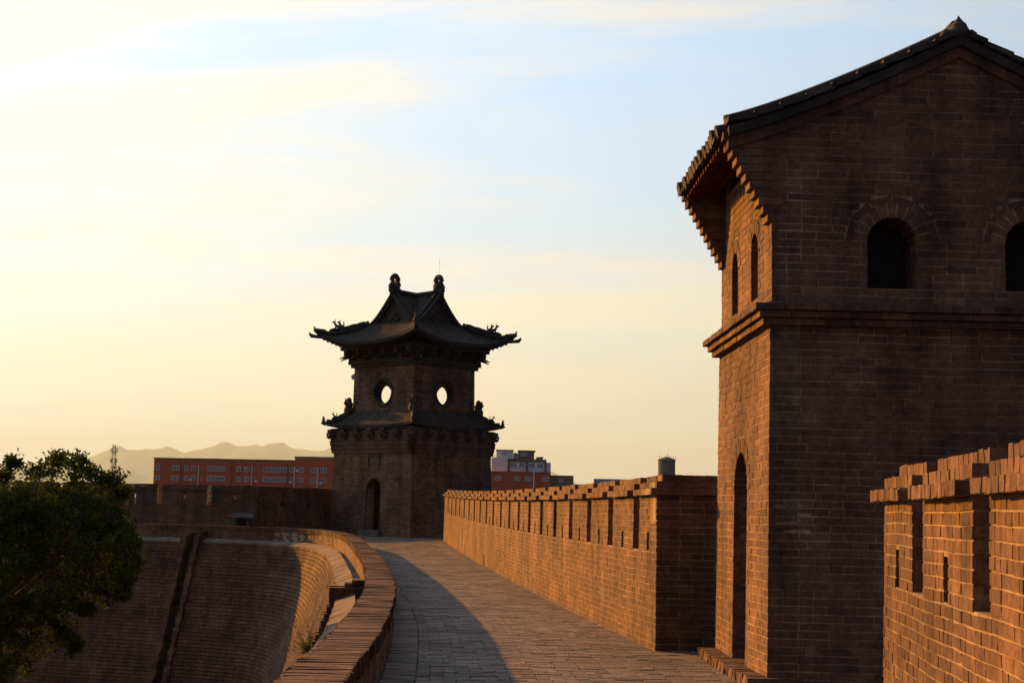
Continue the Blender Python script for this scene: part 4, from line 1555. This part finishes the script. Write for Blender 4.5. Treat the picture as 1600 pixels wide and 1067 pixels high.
# weeds rooted on the inner wall
WEED = (u_at_y(32.5), -1.45)
for (uq, vq, lab, ns) in ((WEED[0], WEED[1], 'tuft of green weeds growing out of the inner wall below the parapet', 46),):
    wq = W0 - BAT * vq + .03
    c = PM(np.array([[uq, vq, wq]]))[0]
    sh = thing('weed', tuple(c), lab, 'weed')
    st, lf = MB(), MB()
    wr = np.random.default_rng(5)
    V_, F_, B_ = [], [], []
    for q in range(ns):
        dv = np.array([wr.normal(-.1, .3), wr.normal(0, .35), wr.uniform(.2, 1.0)])
        tip = c + dv * wr.uniform(.4, .8)
        st.tube([tuple(c + wr.normal(0, .05, 3)), tuple((c + tip) / 2 + wr.normal(0, .03, 3)), tuple(tip)], [.006, .005, .002], 4, .5, cap=False)
        for l_ in range(16):
            t = wr.uniform(.2, 1)
            cc = c * (1 - t) + tip * t + wr.normal(0, .03, 3)
            a = wr.normal(0, 1, 3)
            a /= np.linalg.norm(a)
            b = np.cross(a, wr.normal(0, 1, 3))
            b /= np.linalg.norm(b)
            i0 = len(V_)
            V_ += [cc - a * .035, cc + b * .012, cc + a * .035, cc - b * .012]
            F_.append((i0, i0 + 1, i0 + 2, i0 + 3))
            B_ += [wr.uniform()] * 4
    st.build('stem', M['bark'], sh)
    lf.add(np.array(V_), F_, np.array(B_))
    lf.build('leaves', M['weed'], sh)


# ------------------------------------------------------------------ far buildings
def win(parent, x, z, w_, h_, y, frame='greywall', panes=2):
    f = MB()
    t = .12
    f.box(x - w_ / 2, x + w_ / 2, y - .08, y + .1, z + h_ / 2 - t, z + h_ / 2)
    f.box(x - w_ / 2, x + w_ / 2, y - .12, y + .1, z - h_ / 2, z - h_ / 2 + t)
    for i in range(panes + 1):
        xx = x - w_ / 2 + (w_ - t) * i / panes
        f.box(xx, xx + t, y - .08, y + .1, z - h_ / 2 + t, z + h_ / 2 - t)
    fo = f.build('window', M[frame], parent)
    for i in range(panes):
        a = x - w_ / 2 + (w_ - t) * i / panes + t
        b = x - w_ / 2 + (w_ - t) * (i + 1) / panes
        MB().box(a, b, y + .02, y + .06, z - h_ / 2 + t, z + h_ / 2 - t).build('pane', M['pane'], fo)


# long red block, left
BY = 480.0
rb = thing('apartment_block', (-85, BY, -9.2), 'long red apartment block with rows of windows, left of the corner tower', 'building')
ft = 2400 / BY


def X_(px): return (px - 800) / 2400 * BY


mb = MB().box(X_(246), X_(466), BY, BY + 14, -9.2, 16.4, .5)
mb.build('wall', M['redwall'], rb)
mb = MB().box(X_(466) + .05, X_(540), BY - 1.2, BY + 14, -9.2, 17.4, .4)
mb.build('wall', M['redwall'], rb)
mb = MB().box(X_(245), X_(467), BY - .3, BY + 14.4, 16.4, 16.75, .5)
mb.build('roof_edge', M['darktrim'], rb)
mb = MB().box(X_(465), X_(541), BY - 1.5, BY + 14.4, 17.4, 17.9, .5)
mb.build('roof_edge', M['metal'], rb)
# projecting bays
for (a, b) in ((322, 366), (405, 452), (250, 287)):
    MB().box(X_(a), X_(b), BY - .9, BY, -9.2, 15.6, .3).build('bay', M['redwall'], rb)
for fl_ in range(4):
    z = 13.6 - fl_ * 3.05
    for (px, wd, pn, yo) in ((252, 1.7, 2, .9), (266, 1.5, 2, 0), (281, 2.4, 3, .9), (297, 1.2, 2, 0), (308, 1.5, 2, 0), (324, 1.5, 2, 0), (337.5, 2.6, 3, .9), (344.5, 0, 0, 0), (352, 2.6, 3, .9), (378, 1.4, 2, 0), (391, 1.6, 2, 0), (407, 1.6, 2, .0), (424, 2.6, 3, .9), (438, 2.6, 3, .9), (448, 2.0, 2, .9), (461, 1.5, 2, 0), (476, 1.8, 2, 1.2), (496, 1.7, 2, 1.2), (511, 1.9, 2, 1.2)):
        if wd: win(rb, X_(px), z, wd, 1.5, BY - yo - .12, panes=pn)
for px, yo in ((316, 0), (399, 0), (466, 1.2), (502, 1.2)):
    MB().tube([(X_(px), BY - yo - .2, 14.6), (X_(px), BY - yo - .2, -9)], .16, 6).build('drain_pipe', M['whitepipe'], rb)
for px, z in ((305, 10.0), (407, 9.9), (460, 9.9), (507, 9.7), (470, 13.4)):
    MB().box(X_(px) - .35, X_(px) + .35, BY - 1.75, BY - 1.2, z - .3, z + .3).build('air_conditioner', M['whitepipe'], rb)

# grey block with stepped roof
GY = 415.0


def G_(px): return (px - 800) / 2400 * GY


gb = thing('apartment_block', (4, GY, -9.2), 'grey block with stepped rooftop rooms standing right of the corner tower', 'building')
zt = lambda y: EYE + (801 - y) / 2400 * GY
MB().box(G_(772), G_(797), GY - 1, GY + 12, -9.2, zt(716), .6).build('stair_tower', M['greywall'], gb)
MB().box(G_(797) + .02, G_(864), GY, GY + 12, -9.2, zt(722), .5).build('wall', M['greywall'], gb)
MB().box(G_(796), G_(857), GY - .3, GY + 12, zt(721), zt(717.5), .5).build('roof_edge', M['darktrim'], gb)
MB().box(G_(779), G_(805), GY + .5, GY + 9, zt(717), zt(704.5), .5).build('rooftop_room', M['greywall'], gb)
MB().box(G_(805) + .05, G_(813), GY + 2.0, GY + 9, zt(717.5), zt(708), .5).build('rooftop_link', M['greywall'], gb)
MB().box(G_(813) + .05, G_(838), GY + .5, GY + 9, zt(717.5), zt(705), .2).build('rooftop_room', M['darktrim'], gb)
MB().box(G_(778), G_(806), GY + .2, GY + 9.3, zt(704.4), zt(703.2), .2).build('roof_edge', M['darktrim'], gb)
MB().box(G_(812), G_(840), GY + .2, GY + 9.3, zt(704.9), zt(703.6), .2).build('roof_edge', M['darktrim'], gb)
MB().hexa([(G_(841), GY + .5, zt(714)), (G_(853), GY + .5, zt(713)), (G_(853), GY + 5, zt(713)), (G_(841), GY + 5, zt(714)), (G_(842), GY + .5, zt(717.4)), (G_(851), GY + .5, zt(717.4)), (G_(851), GY + 5, zt(717.4)), (G_(842), GY + 5, zt(717.4))], .2).build('rooftop_shed', M['darktrim'], gb)
for px in (798, 827, 855.5):
    MB().box(G_(px) - .3, G_(px) + .3, GY - .25, GY - .01, -9.2, zt(721.2), .5).build('pilaster', M['darktrim'], gb)
for px, z in ((806, 726.5), (819, 726.5), (834, 727), (847, 727.5)):
    win(gb, G_(px), zt(z), 1.5, 1.3, GY - .12)
for px, z, y in ((790, 709.5, .5), (808.5, 709.8, 2.0), (819, 710, .5), (824.5, 710, .5)):
    win(gb, G_(px), zt(z), .95, .8, GY + y - .12, panes=2)
# lower red range in front of it
lb_ = thing('apartment_block', (8, 400, -9.2), 'low dark red building below the grey block, behind the battlement', 'building')
LY = 400.0
L_x = lambda px: (px - 800) / 2400 * LY
lz = lambda y: EYE + (801.5 - y) / 2400 * LY
MB().box(L_x(760), L_x(864), LY, LY + 11, -9.2, lz(738.5), .2).build('wall', M['redwall'], lb_)
MB().box(L_x(864) + .03, L_x(900), LY + 1, LY + 11, -9.2, lz(742), .5).build('wing', M['darktrim'], lb_)
MB().box(L_x(759), L_x(864.5), LY - .25, LY + 11, lz(738.5), lz(737.4), .2).build('roof_edge', M['darktrim'], lb_)
for px in (782, 812, 829, 856):
    win(lb_, L_x(px), lz(748.5), 1.7, 1.0, LY - .1)
win(lb_, L_x(881), lz(750), 1.0, .7, LY + .9)
MB().tube([(L_x(838), LY - .3, -9), (L_x(838), LY - .3, lz(737))], .17, 6).build('drain_pipe', M['whitepipe'], lb_)

# water tank with aerials
WY = 500.0
wx = lambda px: (px - 800) / 2400 * WY
wz = lambda y: EYE + (803.0 - y) / 2400 * WY
wa = thing('water_tower', (wx(1044.5), WY, -9.2), 'round grey rooftop water tower with aerials above the battlement', 'water tower')
cx = wx(1044.5)
rad = (wx(1058) - wx(1031)) / 2
MB().lathe((cx, WY, -9.2), [(rad, 0), (rad, wz(718) + 9.2)], 24, .4).build('tank', M['tank'], wa, smooth=False)
MB().lathe((cx, WY, wz(718)), [(rad * 1.06, 0), (rad * 1.06, .35), (rad * .5, 1.0), (.2, 1.3)], 24, .2).build('cap', M['tank'], wa)
for px, a in ((1033, 710), (1036.5, 711), (1041, 711), (1045, 707), (1049.5, 710), (1054.5, 710), (1057.5, 711)):
    MB().tube([(wx(px), WY - .5, wz(718)), (wx(px), WY - .5, wz(a))], .09, 5).build('aerial', M['metal'], wa)
MB().tube([(wx(1046.5), WY, wz(714)), (wx(1047.5), WY, wz(697))], .03, 5).build('aerial', M['metal'], wa)
# blue metal roof
bs_ = thing('shed', (wx(955), WY, -9.2), 'blue sheet metal roof just showing over the battlement', 'shed')
MB().box(wx(932), wx(985), WY, WY + 10, -9.2, wz(753.5), .5).build('wall', M['metal'], bs_)
MB().hexa([(wx(931), WY - .5, wz(748.2)), (wx(986), WY - .5, wz(748.2)), (wx(984), WY + 5, wz(747)), (wx(933), WY + 5, wz(747)), (wx(931), WY - .5, wz(753.4)), (wx(986), WY - .5, wz(753.4)), (wx(986), WY + 10, wz(753.4)), (wx(931), WY + 10, wz(753.4))], .5).build('roof', M['bluemetal'], bs_)

# lattice mast
CY = 900.0
cx = (183 - 800) / 2400 * CY
mast = thing('telecom_mast', (cx, CY, -9.2), 'thin lattice telecom mast on the horizon beside the tree', 'mast')
zt_ = 37.0
h_ = lambda z: 2.5 - 1.8 * (z + 9.2) / (zt_ + 9.2)
lat = MB()
lev = np.linspace(-9.2, zt_, 15)
for sx, sy in ((-1, -1), (1, -1), (1, 1), (-1, 1)):
    MB().tube([(cx + sx * h_(-9.2), CY + sy * h_(-9.2), -9.2), (cx + sx * h_(zt_), CY + sy * h_(zt_), zt_)], .11, 5).build('leg', M['metal'], mast)
for a, b in zip(lev[:-1], lev[1:]):
    for s in (-1, 1):
        lat.tube([(cx - h_(a), CY + s * h_(a), a), (cx + h_(b), CY + s * h_(b), b)], .09, 4, cap=False)
        lat.tube([(cx + h_(a), CY + s * h_(a), a), (cx - h_(b), CY + s * h_(b), b)], .09, 4, cap=False)
        lat.tube([(cx + s * h_(a), CY - h_(a), a), (cx + s * h_(b), CY + h_(b), b)], .09, 4, cap=False)
lat.build('bracing', M['metal'], mast)
for z in (27.0, 33.0):
    pl = MB()
    pl.lathe((cx, CY, z), [(1.5, -.12), (1.5, .12)], 12)
    po = pl.build('platform', M['metal'], mast)
    for k in range(6):
        q = 2 * math.pi * k / 6 + .3
        MB().box(cx + 1.7 * math.cos(q) - .22, cx + 1.7 * math.cos(q) + .22, CY + 1.7 * math.sin(q) - .15, CY + 1.7 * math.sin(q) + .15, z - .6, z + 1.9).build('antenna', M['metal'], po)

# ------------------------------------------------------------------ smoke plume on the plain
sm = MB()
sr = np.random.default_rng(2)
for k in range(12):
    t = k / 11
    sm.lathe((-553 + 14 * math.sin(k * 1.7) + 10 * t, 1500 + 6 * math.cos(k), 20 + 34 * t), [(r_ * (13 - 6 * t), z_ * (12 - 5 * t)) for r_, z_ in ((.15, -1), (.7, -.7), (1, 0), (.72, .7), (.15, 1))], 14)
smm = bpy.data.materials.new('smoke')
smm.use_nodes = True
tt_ = smm.node_tree
tt_.nodes.clear()
N = NT(tt_)
pv = N.n('ShaderNodeVolumePrincipled')
pv.inputs['Color'].default_value = (0.97, 0.96, 0.94, 1)
pv.inputs['Density'].default_value = 0.02
ho = N.n('ShaderNodeOutputMaterial')
N.l(pv.outputs[0], ho.inputs['Volume'])
smo = sm.build('smoke', smm, smooth=True)
prop(smo, 'pale smoke plume rising from the plain beside the mast', 'smoke', kind='stuff')

# ------------------------------------------------------------------ haze
hz = MB().box(-30000, 30000, -2000, 44000, -10.5, 1750)
hm = bpy.data.materials.new('haze')
hm.use_nodes = True
t = hm.node_tree
t.nodes.clear()
N = NT(t)
pv = N.n('ShaderNodeVolumePrincipled')
pv.inputs['Color'].default_value = (0.70, 0.97, 1.0, 1)
pv.inputs['Density'].default_value = 0.00004
pv.inputs['Anisotropy'].default_value = 0.08
ho = N.n('ShaderNodeOutputMaterial')
N.l(pv.outputs[0], ho.inputs['Volume'])
hobj = hz.build('haze', hm)
prop(hobj, 'thin evening haze over the plain and far mountains', 'haze', kind='stuff')
